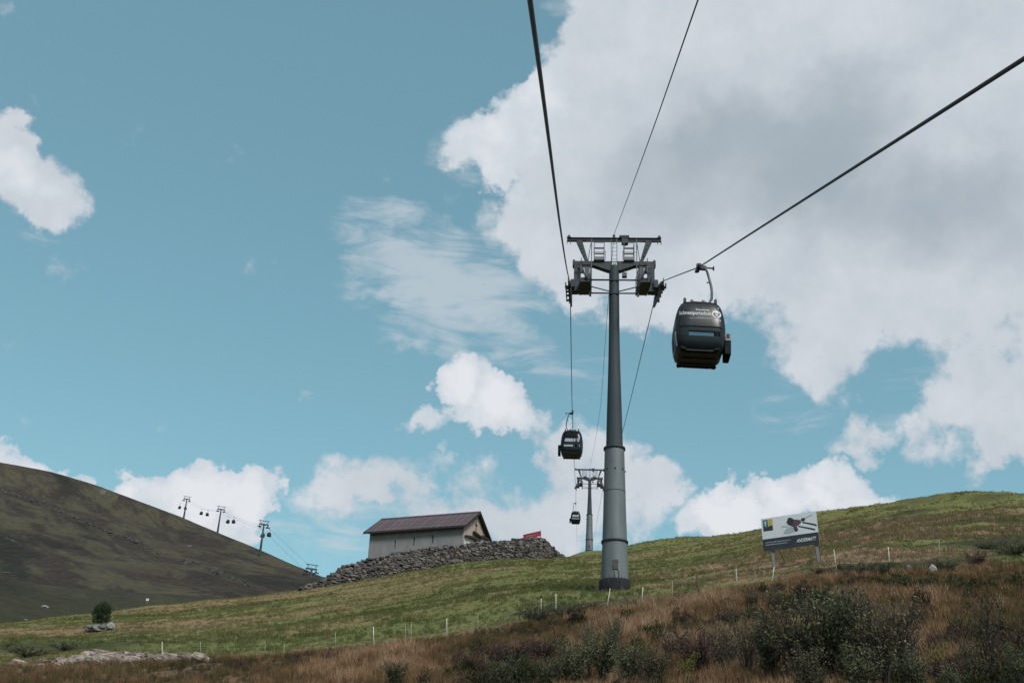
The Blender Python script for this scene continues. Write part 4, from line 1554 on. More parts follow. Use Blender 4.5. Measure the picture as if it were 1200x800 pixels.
wy = np.linspace(111, 116.5, len(WB))
wb, wt = [], []
for (b_, t_, Y) in zip(WB, WT, wy):
    p = at(b_[0], b_[1], Y)
    q = at(t_[0], t_[1], Y + 0.25)
    g = gz(p.x, p.y)
    p.z = min(p.z, g)
    wb.append(p)
    wt.append(q)
print('wall foot vs ground', [round(gz(p.x, p.y) - p.z, 2) for p in wb])
endp = at(662, 649.5, 120.5)
endp.z = gz(endp.x, endp.y) + 0.1
SEG = list(zip(wb, wt)) + [(Vector((endp.x, endp.y, gz(endp.x, endp.y))), endp + Vector((0, 0.2, 0)))]
# arc length along the foot
ul = [0.0]
for a_, c_ in zip(SEG[:-1], SEG[1:]):
    ul.append(ul[-1] + math.hypot(c_[0].x - a_[0].x, c_[0].y - a_[0].y))


def wall_at(u):
    u = max(0.0, min(ul[-1] - 1e-4, u))
    k = max(i for i in range(len(ul) - 1) if ul[i] <= u)
    f = (u - ul[k]) / (ul[k + 1] - ul[k])
    b_ = SEG[k][0].lerp(SEG[k + 1][0], f)
    t_ = SEG[k][1].lerp(SEG[k + 1][1], f)
    d = SEG[k + 1][0] - SEG[k][0]
    return b_, t_, math.atan2(d.y, d.x)


wall = empty('stone_wall', wb[4], 0, 'long dry stone retaining wall of rough grey blocks below the hut', 'stone wall')
cand = []
r_ = random.Random(5)
hrow = 0.0
UEND = ul[-1]
row_z = -0.35
while row_z < 4.2:
    hrow = r_.uniform(0.15, 0.27)
    u = r_.uniform(0, 0.4)
    while u < UEND - 0.1:
        ww = r_.uniform(0.20, 0.60) * (1.7 if r_.random() < 0.16 else 1.0)
        hh = hrow * r_.uniform(0.75, 1.35)
        b_, t_, an = wall_at(u + ww / 2)
        z = b_.z + row_z
        if z + hh * 0.75 < t_.z + 0.03:
            f = max(0.0, min(1.0, row_z / max(0.2, t_.z - b_.z)))
            p = b_.lerp(t_, f)
            cand.append((Vector((p.x, p.y, z + hh / 2)), ww, hh, an))
        u += ww
    row_z += hrow * 0.97
cand.sort(key=lambda c: -c[1] * c[2])
stuff = MB()
print('wall stones', len(cand))
for i, (p, ww, hh, an) in enumerate(cand):
    nrm = Vector((math.sin(an), -math.cos(an), 0))
    q = p + nrm * r_.uniform(-0.05, 0.10)
    rot = Euler((r_.uniform(-.15, .15), r_.uniform(-.16, .16), an + r_.uniform(-.2, .2)))
    sc = Vector((ww * 1.0, 0.42, hh * 1.02))
    if i < 300:
        o = link('stone', STONES[r_.randrange(10)], wall)
        o.location = q - wall.location
        o.rotation_euler = rot
        o.scale = sc
    else:
        M = Matrix.LocRotScale(q - wall.location, rot, sc)
        me = STONES[r_.randrange(10)]
        stuff.add([M @ v.co for v in me.vertices], [tuple(f.vertices) for f in me.polygons], mat=r_.randrange(4))
stuff.build('small_stones', [M_STONEJ, M_STONEK, M_STONEL, M_STONEJ], wall)['kind'] = 'stuff'
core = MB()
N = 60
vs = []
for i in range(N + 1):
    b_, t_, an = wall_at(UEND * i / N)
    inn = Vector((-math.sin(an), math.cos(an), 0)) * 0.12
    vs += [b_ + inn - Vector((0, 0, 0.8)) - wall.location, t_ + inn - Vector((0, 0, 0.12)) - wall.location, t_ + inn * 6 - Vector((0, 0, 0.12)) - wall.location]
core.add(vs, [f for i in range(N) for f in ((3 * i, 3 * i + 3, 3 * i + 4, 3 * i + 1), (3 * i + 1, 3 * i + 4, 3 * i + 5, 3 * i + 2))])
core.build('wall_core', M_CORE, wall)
# the levelled ground the wall holds up
ter = MB()
vs = []
K = 8
for i in range(N + 1):
    b_, t_, an = wall_at(UEND * i / N)
    for k in range(K + 1):
        y = t_.y + 0.15 + 17 * (k / K)
        x = t_.x + (0.35 * 17) * (k / K) * 0.3
        z = t_.z - 0.15
        g = gz(x, y) if k else -1e9
        if k == K:
            z = min(z, g - 0.3)
        vs.append((x, y, z))
ter.add(vs, [(i * (K + 1) + k, (i + 1) * (K + 1) + k, (i + 1) * (K + 1) + k + 1, i * (K + 1) + k + 1) for i in range(N) for k in range(K)], True)
M_TERR = pmat('short terrace grass', (0.075, 0.09, 0.03), (0.11, 0.10, 0.045), 0.8, 0.95, 0, 0.4)
tag(ter.build('terrace', M_TERR), 'grassy terrace on top of the stone wall', kind='structure')

# ------------------------------------------------------------------ the hut
Y1 = 119.0
P1 = at(543.5, 613.5, Y1)
UH = Vector((-0.936, 0.352, 0)).normalized()       # along the long wall, away from the gable
WH = Vector((0.352, 0.936, 0)).normalized()        # along the gable, away from us


def hut_len():
    lo, hi = 5.0, 30.0
    for _ in range(40):
        m_ = (lo + hi) / 2
        if proj(P1 + UH * m_)[0] > 434:
            lo = m_
        else:
            hi = m_
    return lo


LH = hut_len()
WG = 7.4
hut = empty('mountain_hut', (P1.x, P1.y, P1.z - 3.0), 0, 'low grey plastered hut with a plum brown metal roof above the stone wall', 'hut')
HO = Vector((P1.x, P1.y, P1.z - 3.0))
MHUT = Matrix(((UH.x, WH.x, 0), (UH.y, WH.y, 0), (0, 0, 1)))   # local (along, back, up) -> world offsets
hut.rotation_euler = MHUT.to_euler() if False else (0, 0, 0)


def hw(a, d, h):
    """hut coordinates: a along the long wall, d back from it, h above the floor (eave = 3.0)"""
    return UH * a + WH * d + Vector((0, 0, h))


def hmb(boxes):
    mb = MB()
    for (a0, a1, d0, d1, h0, h1) in boxes:
        vs = [hw(a, d, h) for h in (h0, h1) for d in (d0, d1) for a in (a0, a1)]
        mb.add(vs, [(0, 2, 3, 1), (4, 5, 7, 6), (0, 1, 5, 4), (2, 6, 7, 3), (0, 4, 6, 2), (1, 3, 7, 5)])
    return mb


def solve_h(px, py, a, d):
    q = HO + hw(a, d, 0)
    lo, hi = -5.0, 15.0
    for _ in range(40):
        m_ = (lo + hi) / 2
        if proj((q.x, q.y, q.z + m_))[1] > py:
            lo = m_
        else:
            hi = m_
    return lo


EAVE = 3.0
# slits in the front wall, found from where the photograph shows them
slits = []
for (px, py0, py1) in ((463.5, 632.5, 642), (485.5, 629, 639), (507.5, 626.5, 636)):
    lo, hi = 0.0, LH
    for _ in range(40):
        m_ = (lo + hi) / 2
        if proj(HO + hw(m_, 0, 2))[0] > px:
            lo = m_
        else:
            hi = m_
    slits.append((lo, solve_h(px, py1, lo, 0), solve_h(px, py0, lo, 0)))
slits.sort()
boxes = []
cuts = [0.0]
for (a, h0, h1) in slits:
    boxes.append((cuts[-1], a - 0.08, 0, 0.45, -3.5, EAVE))
    boxes.append((a - 0.08, a + 0.08, 0, 0.45, -3.5, h0))
    boxes.append((a - 0.08, a + 0.08, 0, 0.45, h1, EAVE))
    boxes.append((a - 0.08, a + 0.08, 0.38, 0.45, h0, h1))
    cuts.append(a + 0.08)
boxes.append((cuts[-1], LH, 0, 0.45, -3.5, EAVE))
hmb(boxes).build('front_wall', M_PLASTER, hut)
for (a, h0, h1) in slits:
    hmb([(a - 0.075, a + 0.075, 0.30, 0.34, h0 + 0.004, h1 - 0.004)]).build('window_slit', M_TIMBER, hut)
hmb([(LH - 0.45, LH, 0.452, WG, -3.5, EAVE)]).build('far_end_wall', M_PLASTER, hut)
hmb([(0, LH - 0.452, WG - 0.45, WG, -3.5, EAVE)]).build('rear_wall', M_PLASTER, hut)
# ridge: in the photograph it ends at (566, 598)
RIDGE_D = 3.5
HR = solve_h(564.5, 599.5, -0.45, RIDGE_D)
print('hut length', round(LH, 1), 'ridge height', round(HR, 2), 'slits', slits)
REAR_D = WG + 0.55
HREAR = solve_h(580, 635, -0.45, REAR_D)
print('rear eave', HREAR)
HREAR = max(0.6, min(2.9, HREAR))


def roof_h(d):
    f0 = EAVE + 0.05 - 0.55 * (HR - EAVE) / RIDGE_D
    if d <= RIDGE_D:
        return f0 + (HR - f0) * (d + 0.55) / (RIDGE_D + 0.55)
    return HR + (HREAR - HR) * (d - RIDGE_D) / (REAR_D - RIDGE_D)


# gable: boards from door height up to the slope, stone corner below
mb = MB()
nb = 16
for i in range(nb):
    d0, d1 = 0.455 + (WG - 0.5) * i / nb, 0.455 + (WG - 0.5) * (i + 1) / nb - 0.02
    h0 = -3.5 if i < 1 else 0.4
    zt0, zt1 = roof_h(d0) - 0.16, roof_h(d1) - 0.16
    off = 0.03 * (i % 2)
    vs = [hw(a, d, h) for (d, h) in ((d0, h0), (d1, h0), (d1, max(zt1, h0 + .05)), (d0, max(zt0, h0 + .05))) for a in (-0.02 - off * 0.6, 0.28)]
    b1 = MB().add(vs, [(0, 2, 4, 6), (1, 7, 5, 3), (0, 1, 3, 2), (2, 3, 5, 4), (4, 5, 7, 6), (6, 7, 1, 0)])
    b1.build('gable_board', M_GABLE, hut)
hmb([(0.005, 0.44, 0.456, WG - 0.46, -3.5, 0.395)]).build('gable_footing', M_PLASTER, hut)
hmb([(-0.06, 0.02, 0.0, 0.452, -3.5, EAVE - 0.06)]).build('corner_quoin', M_GABLE, hut)


def gable_pt(px, py):
    """the gable's plane (distance back, height) seen at px, py"""
    lo, hi = -1.0, 12.0
    for _ in range(40):
        m_ = (lo + hi) / 2
        if proj(HO + hw(-0.1, m_, 2))[0] < px:
            lo = m_
        else:
            hi = m_
    return lo, solve_h(px, py, -0.1, lo)


def curved_beam(pts, thick):
    """a dark timber bent over a white door leaf"""
    pd = [gable_pt(*p) for p in pts]
    mb = MB()
    vs = []
    for (d, h) in pd:
        for (o, q_) in ((0, 0), (thick, 0), (thick, 1), (0, 1)):
            vs.append(hw(-0.12 - 0.28 * q_, d, h - o))
    n_ = len(pd)
    fs = [(4 * i + j, 4 * i + (j + 1) % 4, 4 * i + 4 + (j + 1) % 4, 4 * i + 4 + j) for i in range(n_ - 1) for j in range(4)]
    fs += [(3, 2, 1, 0), (4 * n_ - 4, 4 * n_ - 3, 4 * n_ - 2, 4 * n_ - 1)]
    mb.add(vs, fs)
    mb.build('arched_beam', M_TIMBER, hut)
    mb = MB()
    vs = [hw(a, d, h - thick * 0.5) for a in (-0.085, -0.115) for (d, h) in pd] + [hw(a, d, min(h - thick, -0.2)) for a in (-0.085, -0.115) for (d, h) in pd]
    fs = []
    for i in range(n_ - 1):
        for o, fl in ((0, False), (n_, True)):
            f_ = (o + i, o + i + 1, 2 * n_ + o + i + 1, 2 * n_ + o + i)
            fs.append(f_[::-1] if fl else f_)
    mb.add(vs, fs)
    mb.build('white_door', M_LIME, hut)


curved_beam([(544.3, 626.6), (549, 627.4), (553.5, 629.4), (557.5, 632.4), (561, 636.4), (562.5, 640)], 0.24)
curved_beam([(562.6, 627.2), (566, 628.6), (569.5, 630.8), (573, 633.6), (576, 637), (577.5, 640)], 0.24)
hmb([(-0.40, -0.12, gable_pt(553.5, 624.5)[0], gable_pt(562.6, 627)[0], gable_pt(558, 625.5)[1] - 0.22, gable_pt(558, 625.5)[1])]).build('lintel_beam', M_TIMBER, hut)
mb = hmb([(-0.07, -0.02, RIDGE_D - 0.05, RIDGE_D + 0.05, HR - 2.2, HR - 1.1), (-0.08, -0.02, RIDGE_D - 0.30, RIDGE_D + 0.30, HR - 1.55, HR - 1.43)])
mb.build('gable_cross', M_TIMBER, hut)

# roof: sheets with raised seams on both slopes
OV0, OV1 = -0.45, LH + 0.5
ns = 16
sheets = {}
for i in range(ns):
    a0, a1 = OV0 + (OV1 - OV0) * i / ns, OV0 + (OV1 - OV0) * (i + 1) / ns - 0.012
    for (d0, d1, nm) in ((-0.55, RIDGE_D - 0.01, 'f'), (RIDGE_D + 0.01, REAR_D, 'r')):
        key = nm
        if key not in sheets:
            mb = MB()
            th = 0.05
            base = [(a0, d0), (a1, d0), (a1, d1), (a0, d1)]
            vs = [hw(a - a0, d, roof_h(d) + o) for o in (-th, 0.0) for (a, d) in base]
            mb.add(vs, [(3, 2, 1, 0), (4, 5, 6, 7), (0, 1, 5, 4), (1, 2, 6, 5), (2, 3, 7, 6), (3, 0, 4, 7)])
            vs = [hw(a, d, roof_h(d) + o) for o in (0.0, 0.03) for (a, d) in ((0.0, d0), (0.05, d0), (0.05, d1), (0.0, d1))]
            mb.add(vs, [(4, 5, 6, 7), (0, 1, 5, 4), (1, 2, 6, 5), (2, 3, 7, 6), (3, 0, 4, 7)])
            sheets[key] = mb.mesh('roof_sheet', M_ROOF)
        link('roof_sheet', sheets[key], hut, UH * a0)
mb = MB()
vs = [hw(a, d, h) for a in (OV0 - 0.03, OV1 + 0.03) for (d, h) in ((RIDGE_D - 0.22, roof_h(RIDGE_D - 0.22) + 0.06), (RIDGE_D, HR + 0.10), (RIDGE_D + 0.22, roof_h(RIDGE_D + 0.22) + 0.06))]
mb.add(vs, [(0, 1, 4, 3), (1, 2, 5, 4)])
mb.build('ridge_cap', M_ROOF, hut)
for a_ in (OV0 - 0.06, OV1 + 0.01):
    for (d0, d1) in ((-0.57, RIDGE_D), (RIDGE_D, REAR_D + 0.02)):
        vs = [hw(a, d, roof_h(d) + o) for a in (a_, a_ + 0.05) for (d, o) in ((d0, -0.24), (d1, -0.24), (d1, 0.03), (d0, 0.03))]
        MB().add(vs, [(0, 1, 2, 3), (7, 6, 5, 4), (0, 4, 5, 1), (1, 5, 6, 2), (2, 6, 7, 3), (3, 7, 4, 0)]).build('verge_board', M_TIMBER, hut)
hmb([(OV0, OV1, -0.61, -0.56, roof_h(-0.55) - 0.20, roof_h(-0.55) + 0.01)]).build('eave_board', M_TIMBER, hut)
vs = [hw(a, d, roof_h(d) - 0.065 + o) for o in (-0.03, 0) for (a, d) in ((OV0 + .02, -0.55), (OV1 - .02, -0.55), (OV1 - .02, 0.0), (OV0 + .02, 0.0))]
MB().add(vs, [(3, 2, 1, 0), (4, 5, 6, 7), (0, 1, 5, 4), (1, 2, 6, 5), (2, 3, 7, 6), (3, 0, 4, 7)]).build('soffit', M_TIMBER, hut)
me = None
for i in range(22):
    a = 0.1 + (LH - 0.3) * i / 21
    if me is None:
        vs = [hw(x, d, roof_h(d) - 0.10 + o) for x in (0, 0.11) for (d, o) in ((-0.50, -0.17), (-0.01, -0.19), (-0.01, 0), (-0.50, 0))]
        me = MB().add(vs, [(0, 1, 2, 3), (7, 6, 5, 4), (0, 4, 5, 1), (1, 5, 6, 2), (2, 6, 7, 3), (3, 7, 4, 0)]).mesh('rafter_end', M_TIMBER)
    link('rafter_end', me, hut, UH * a)

# ------------------------------------------------------------------ red banner on the wall
def frame_from(bl, br, tl):
    X_ = (br - bl)
    Zv = (tl - bl)
    return bl, X_.normalized(), X_.length, Zv.normalized(), Zv.length


def panel_pts(fr, pts, off):
    """pts in 0..1 of the panel; off: how far in front of its face"""
    o, xv, w_, zv, h_ = fr
    nv = xv.cross(zv).normalized()
    return [o + xv * (x * w_) + zv * (z * h_) + nv * off for x, z in pts]


def slab(fr, x0, x1, z0, z1, off, thick):
    f_ = panel_pts(fr, [(x0, z0), (x1, z0), (x1, z1), (x0, z1)], off)
    b_ = panel_pts(fr, [(x0, z0), (x1, z0), (x1, z1), (x0, z1)], off - thick)
    return MB().add(f_ + b_, [(0, 1, 2, 3), (7, 6, 5, 4), (0, 4, 5, 1), (1, 5, 6, 2), (2, 6, 7, 3), (3, 7, 4, 0)])


yb_ = wt[-2].y + 0.45
bn = frame_from(at(613.4, 631.8, yb_ + 0.6), at(634.0, 627.2, yb_), at(613.1, 626.5, yb_ + 0.6))
ban = tag(slab(bn, 0, 1, 0, 1, 0, 0.06).build('banner', M_RED), 'small red banner with white letters on the end of the stone wall', 'banner')
slab(bn, -0.01, 1.01, 0.93, 1.04, 0.015, 0.09).build('top_rail', M_INK, ban)
for x_ in (0.06, 0.5, 0.94):
    slab(bn, x_ - 0.02, x_ + 0.02, -0.9, 0.95, -0.07, 0.06).build('post', M_TIMBER, ban)
vs, fs = fit_text('ANDERMATT', 0.14, 0.86, 0.38, 0.62)
MB().add(panel_pts(bn, vs, 0.012), fs).build('lettering', M_PINK, ban)

# ------------------------------------------------------------------ the big sign on the slope
hb = hit(904, 664)
YB = max(48.0, min(58.0, hb.y))
print('board distance', YB, hb)
bl, br, tl, tr = at(894.8, 645.6, YB + 0.5), at(960.5, 636.8, YB - 0.6), at(891.1, 608, YB + 0.5), at(956.8, 598.3, YB - 0.6)
fr = (bl, (br - bl).normalized(), (br - bl).length, (((tl - bl) + (tr - br)) / 2).normalized(), ((tl - bl).length + (tr - br).length) / 2)
print('board size', fr[2], fr[4], bl.z, br.z)
gd = gz(bl.x + 0.3, bl.y)
bd_ = empty('billboard', (bl.x, bl.y, gd), 0, 'large white and navy billboard with a skier picture on grey legs', 'billboard')


def put_panel(mb, name, m, parent=bd_):
    mb.v = [tuple(Vector(v) - bd_.location) for v in mb.v]
    return mb.build(name, m, parent)


pn = put_panel(slab(fr, 0, 1, 0, 1, 0, 0.06), 'sign_panel', M_BOARD)
put_panel(slab(fr, 0, 1, 0, 0.36, 0.004, 0.003), 'navy_band', M_NAVY, pn)
put_panel(slab(fr, 0.03, 0.205, 0.60, 0.955, 0.005, 0.004), 'logo_square', M_NAVY, pn)
put_panel(MB().add(panel_pts(fr, [(0.03, 0.78), (0.10, 0.70), (0.115, 0.955), (0.03, 0.955)], 0.009), [(0, 1, 2, 3)]), 'logo_patch', M_TEAL, pn)
put_panel(MB().add(panel_pts(fr, [(0.118, 0.72), (0.16, 0.76), (0.205, 0.74), (0.205, 0.955), (0.118, 0.955)], 0.009), [(0, 1, 2, 3, 4)]), 'logo_patch', M_YELLOW, pn)
put_panel(MB().add(panel_pts(fr, [(0.045, 0.87), (0.09, 0.90), (0.085, 0.80), (0.055, 0.73), (0.075, 0.81), (0.072, 0.86)], 0.012), [(0, 5, 4, 3, 2, 1)]), 'logo_swoosh', M_WHITE, pn)


def blob_pts(cx, cz, rx, rz, n=20, wob=0.12, seed=0, rot=0.0):
    q = random.Random(seed)
    o = []
    for i in range(n):
        t = 2 * PI * i / n
        k = 1 + q.uniform(-wob, wob)
        x, z = rx * k * math.cos(t), rz * k * math.sin(t)
        o.append((cx + x * math.cos(rot) - z * math.sin(rot), cz + x * math.sin(rot) + z * math.cos(rot)))
    return o


AS = fr[2] / fr[4]


def figure(name, pts, m, off):
    put_panel(MB().add(panel_pts(fr, pts, off), [tuple(range(len(pts)))]), name, m, pn)


figure('snow_shadow', [(0.38, 0.44), (0.42, 0.56), (0.50, 0.64), (0.56, 0.60), (0.62, 0.55), (0.58, 0.46), (0.48, 0.42)], M_SHADE, 0.005)
figure('skier_print', blob_pts(0.525, 0.80, 0.062, 0.115, seed=1), M_INK, 0.012)
figure('skier_print', [(0.47, 0.72), (0.56, 0.62), (0.66, 0.64), (0.72, 0.72), (0.70, 0.80), (0.60, 0.84), (0.52, 0.82)], M_INK2, 0.008)
figure('skier_print', [(0.57, 0.66), (0.63, 0.64), (0.645, 0.54), (0.60, 0.47), (0.575, 0.53)], M_INK2, 0.010)
figure('skier_print', blob_pts(0.62, 0.515, 0.03, 0.045, seed=2), M_INK, 0.014)
figure('skier_print', blob_pts(0.755, 0.80, 0.038, 0.05, seed=3), M_INK, 0.014)
figure('ski_print', [(0.66, 0.60), (0.66, 0.635), (0.90, 0.50), (0.955, 0.455), (0.95, 0.42), (0.89, 0.455)], M_INK, 0.010)
figure('ski_print', [(0.74, 0.70), (0.74, 0.74), (0.96, 0.615), (1.0 - 0.012, 0.57), (0.985, 0.535), (0.95, 0.57)], M_INK, 0.011)
figure('ski_pole_print', [(0.78, 0.82), (0.78, 0.832), (0.92, 0.905), (0.92, 0.893)], M_INK2, 0.010)
figure('ski_pole_print', [(0.36, 0.665), (0.36, 0.675), (0.48, 0.655), (0.48, 0.643)], M_INK2, 0.010)
vs, fs = fit_text('ANDERMATT', 0.60, 0.955, 0.13, 0.235, shear=0.35, bold=0.012)
put_panel(MB().add(panel_pts(fr, vs, 0.010), fs), 'lettering', M_WHITE, pn)
q = random.Random(4)
for (zrow, x1) in ((0.245, 0.50), (0.175, 0.44)):
    x = 0.05
    mb = MB()
    while x < x1:
        w_ = q.uniform(0.012, 0.04)
        z = zrow - (x - 0.05) * 0.02
        mb.add(panel_pts(fr, [(x, z - 0.014), (x + w_, z - 0.014), (x + w_, z + 0.014), (x, z + 0.014)], 0.010), [(0, 1, 2, 3)])
        x += w_ + 0.008
    put_panel(mb, 'small_print', M_GREYVINYL, pn)
for (xa, w_, nm) in ((0.145, 0.16, 'leg'), (0.93, 0.17, 'leg')):
    t_ = panel_pts(fr, [(xa, 0.3)], -0.12)[0]
    g = gz(t_.x, t_.y)
    put_panel(MB().bar(Vector((t_.x + 0.10, t_.y, g - 0.5)), t_, w_, 0.09, up=(0, 1, 0)), nm, M_LEG)
for (xa, px2, py2) in ((0.25, 921, 660), (0.985, 961.5, 656)):
    t_ = panel_pts(fr, [(xa, 0.08)], -0.10)[0]
    e_ = hit(px2, py2)
    e_ = at(px2, py2, min(max(e_.y, YB - 0.4), YB + 1.6))
    put_panel(MB().bar(t_, e_, 0.06, 0.05), 'strut', M_POST)

# ------------------------------------------------------------------ the pasture fence
POSTS = [(190, 772.5, 190, 751.5, 1), (235, 769, 235, 751, 0), (311, 766, 310.5, 751, 0), (333, 768, 333, 754, 0), (393, 756, 393, 740, 0),
         (438, 755.5, 437.5, 733.5, 1), (475, 752, 475, 731, 0), (482, 750, 482, 730, 0), (523.5, 746, 523.5, 724, 1), (560, 738, 560, 718, 0), (634, 720, 634.3, 698.5, 1), (651.4, 716, 651.4, 695, 1),
         (711.2, 712, 715, 689, 1), (751.8, 706.5, 753.5, 687.5, 1), (788, 702, 788, 680, 0), (863.7, 686.5, 862.5, 666, 1), (904.3, 684, 907.2, 663.5, 1), (980.4, 669, 977, 643.5, 1),
         (1042.6, 663, 1040.8, 640.5, 1), (1101, 656.5, 1100.5, 631.5, 0)]
fence = empty('pasture_fence', hit(711, 712), 0, 'light pasture fence of thin white posts and netting below the tall pylon', 'fence')
tops = []
for (bx_, by_, tx_, ty_, big) in POSTS:
    b_ = hit(bx_, by_)
    t_ = at(tx_, ty_, b_.y)
    r = 0.027 if big else 0.012
    d_ = (t_ - b_)
    mb = MB()
    mb.tube([b_ - d_ * 0.15 - fence.location, t_ - fence.location], r, 6, r * 0.85)
    p_ = mb.build('post', M_POST if big else M_NET, fence)
    if bx_ == 634:
        MB().tube([t_ - d_ * 0.10 - fence.location, t_ + d_ * 0.06 - fence.location], 0.042, 6).build('post_cap', M_TIMBER, p_)
    tops.append((b_, d_))
net = MB()
for (b0, d0), (b1, d1) in zip(tops[:-1], tops[1:]):
    for f in (0.25, 0.55, 0.9):
        a_, c_ = b0 + d0 * f - fence.location, b1 + d1 * f - fence.location
        m_ = (a_ + c_) / 2 - Vector((0, 0, 0.04))
        net.tube([a_, m_, c_], 0.003, 3, caps=False)
    n = max(2, int(math.hypot(b1.x - b0.x, b1.y - b0.y) / 0.5))
    for k in range(1, n):
        f = k / n
        p = b0.lerp(b1, f)
        p.z = gz(p.x, p.y)
        net.tube([p - fence.location, p + d0.lerp(d1, f) * 0.93 - fence.location], 0.0024, 3, caps=False)
net.build('netting', M_NET, fence)['kind'] = 'stuff'
b_ = hit(820.7, 705)
t_ = at(816.6, 672.5, b_.y)
tag(MB().tube([b_ - (t_ - b_) * 0.15, t_], 0.036, 6).build('rusty_stake', M_RUST), 'lone rusty brown stake leaning in the grass right of the tall pylon', 'stake')
b_ = hit(700.5, 691)
tag(stone_obj := link('boundary_stone', stone_mesh('boundary_stone', 77, M_WHITEROCK, 0.1), None, b_ + Vector((0, 0, 0.06))), 'small pale stone at the left foot of the tall pylon', 'stone')
stone_obj.scale = (0.22, 0.2, 0.24)

# ------------------------------------------------------------------ tumbled wall of pale stones, lower left
ruin = empty('tumbled_wall', hit(150, 772), 0, 'tumbled row of pale flat stones at the foot of the meadow', 'stone wall')
q = random.Random(21)
cnt = 0
for i in range(84):
    px = q.uniform(70, 240)
    f = (px - 70) / 170
    top = 765.5 if 0.25 < f < 0.55 else 768
    py = q.uniform(top, 778 - 5 * f)
    h = hit(px, py + 3)
    big = q.random()
    sx = q.uniform(0.30, 0.55) if big < 0.6 else q.uniform(0.6, 1.15)
    o = link('stone', PALES[q.randrange(8)], ruin, h + Vector((0, 0, 0.03 + q.uniform(0, 0.12))) - ruin.location)
    o.scale = (sx, q.uniform(0.25, 0.5), q.uniform(0.16, 0.30))
    o.rotation_euler = (q.uniform(-.2, .2), q.uniform(-.35, .35), q.uniform(-.5, .5))
    cnt += 1
q = random.Random(33)
for i in range(16):
    px, py = q.uniform(0, 75), q.uniform(772, 785)
    h = hit(px, py)
    o = link('stone', PALES[q.randrange(8)], ruin, h + Vector((0, 0, 0.02)) - ruin.location)
    o.scale = (q.uniform(.2, .6), q.uniform(.2, .4), q.uniform(.08, .16))
    o.rotation_euler = (0, q.uniform(-.2, .2), q.uniform(-1, 1))


def rock_mesh(name, seed, m, sx, sy, sz, lev=3, amp=0.28):
    bm = bmesh.new()
    bmesh.ops.create_icosphere(bm, subdivisions=lev, radius=1.0)
    from mathutils import noise as mn
    off = Vector((seed * 7.3, seed * 1.7, 0))
    for v in bm.verts:
        n1 = mn.noise(v.co * 1.1 + off) * amp + mn.noise(v.co * 2.7 + off) * amp * 0.5
        c = mn.cell(v.co * 1.9 + off) * 0.16
        v.co = v.co * (1 + n1 + c)
        v.co.x *= sx
        v.co.y *= sy
        v.co.z = max(v.co.z, -0.5) * sz
    me = bpy.data.meshes.new(name)
    bm.to_mesh(me)
    bm.free()
    me.materials.append(m)
    return me


# boulder with the small round tree
hb2 = hit(117, 739)
k_ = hb2.y / F
tag(link('boulder', rock_mesh('boulder', 3, M_BOULDER, 17.5 * k_, 12 * k_, 6.5 * k_), None, hb2 + Vector((0, 0.2, 2.5 * k_))), 'grey boulder under the small round dark tree', 'boulder')
tag(link('boulder', rock_mesh('boulder', 5, M_WHITEROCK, 5.0 * k_, 5 * k_, 5.5 * k_, 2), None, at(130, 734, hb2.y - 0.2)), 'white upright rock beside the grey boulder and small tree', 'boulder')
h_ = hit(1094, 672)
tag(link('white_rock', rock_mesh('white_rock', 8, M_WHITEROCK, 0.15, 0.13, 0.26, 2, 0.4), None, h_ + Vector((0, 0, 0.16))), 'small bright white rock among dark shrubs on the right hand slope', 'rock')
h_ = hit(1065, 672)
M_MAUVE = pmat('mauve grey rock', (0.14, 0.12, 0.12), (0.09, 0.08, 0.085), 3, 0.9, 0, 0.5)
tag(link('mauve_rock', rock_mesh('mauve_rock', 9, M_MAUVE, 0.15, 0.14, 0.25, 2, 0.4), None, h_ + Vector((0, 0, 0.14))), 'dull mauve grey rock left of the white rock on the slope', 'rock')
for i, (px, py, rx, rz, lb) in enumerate(((52, 712, 4.2, 1.9, 'large pale rock at the foot of the far hillside'), (30, 726, 2.0, .8, 'small white rock at the valley foot, far left'), (222, 640, 3.0, 1.6, 'pinkish rock outcrop in the middle of the far hillside'),
                                          (218, 660, 2.6, 1.2, 'pale grey rock low in the middle of the far hillside'), (8, 671, 4.0, 1.5, 'pale rock patch at the left edge of the far hillside'))):
    h_ = hit_far(px, py)
    s_ = h_.y / F
    tag(link('hillside_rock', rock_mesh('hillside_rock', 20 + i, M_WHITEROCK if i < 2 else M_MAUVE, rx * s_, rx * s_ * .8, rz * s_, 2, 0.35), None, h_), lb, 'rock')
scree = MB()
q = random.Random(91)
line = [(-10, 572), (30, 583), (62, 598), (95, 611), (130, 625), (165, 637), (200, 652), (240, 664), (275, 678), (300, 688)]
for i in range(520):
    t_ = q.uniform(0, 8.999)
    k = int(t_)
    f_ = t_ - k
    px = line[k][0] + (line[k + 1][0] - line[k][0]) * f_ + q.gauss(0, 2)
    py = line[k][1] + (line[k + 1][1] - line[k][1]) * f_ + q.gauss(0, 1.1)
    if q.random() > (0.45 if 90 < px < 180 or px < 30 else 0.2):
        continue
    h_ = hit_far(px, py)
    r1 = q.uniform(0.35, 1.1) * h_.y / 500
    me_ = STONES[q.randrange(10)]
    M = Matrix.LocRotScale(h_, Euler((q.uniform(-.4, .4), q.uniform(-.4, .4), q.uniform(0, 3))), Vector((r1 * 2.4, r1 * 1.6, r1)))
    scree.add([M @ v.co for v in me_.vertices], [tuple(f.vertices) for f in me_.polygons])
M_SCREE = pmat('grey scree', (0.075, 0.074, 0.072), (0.04, 0.04, 0.04), 0.4, 0.95)
tag(scree.build('scree', M_SCREE), 'line of grey scree running down across the far hillside', kind='stuff')
h_ = hit_far(172, 708)
s_ = h_.y / F
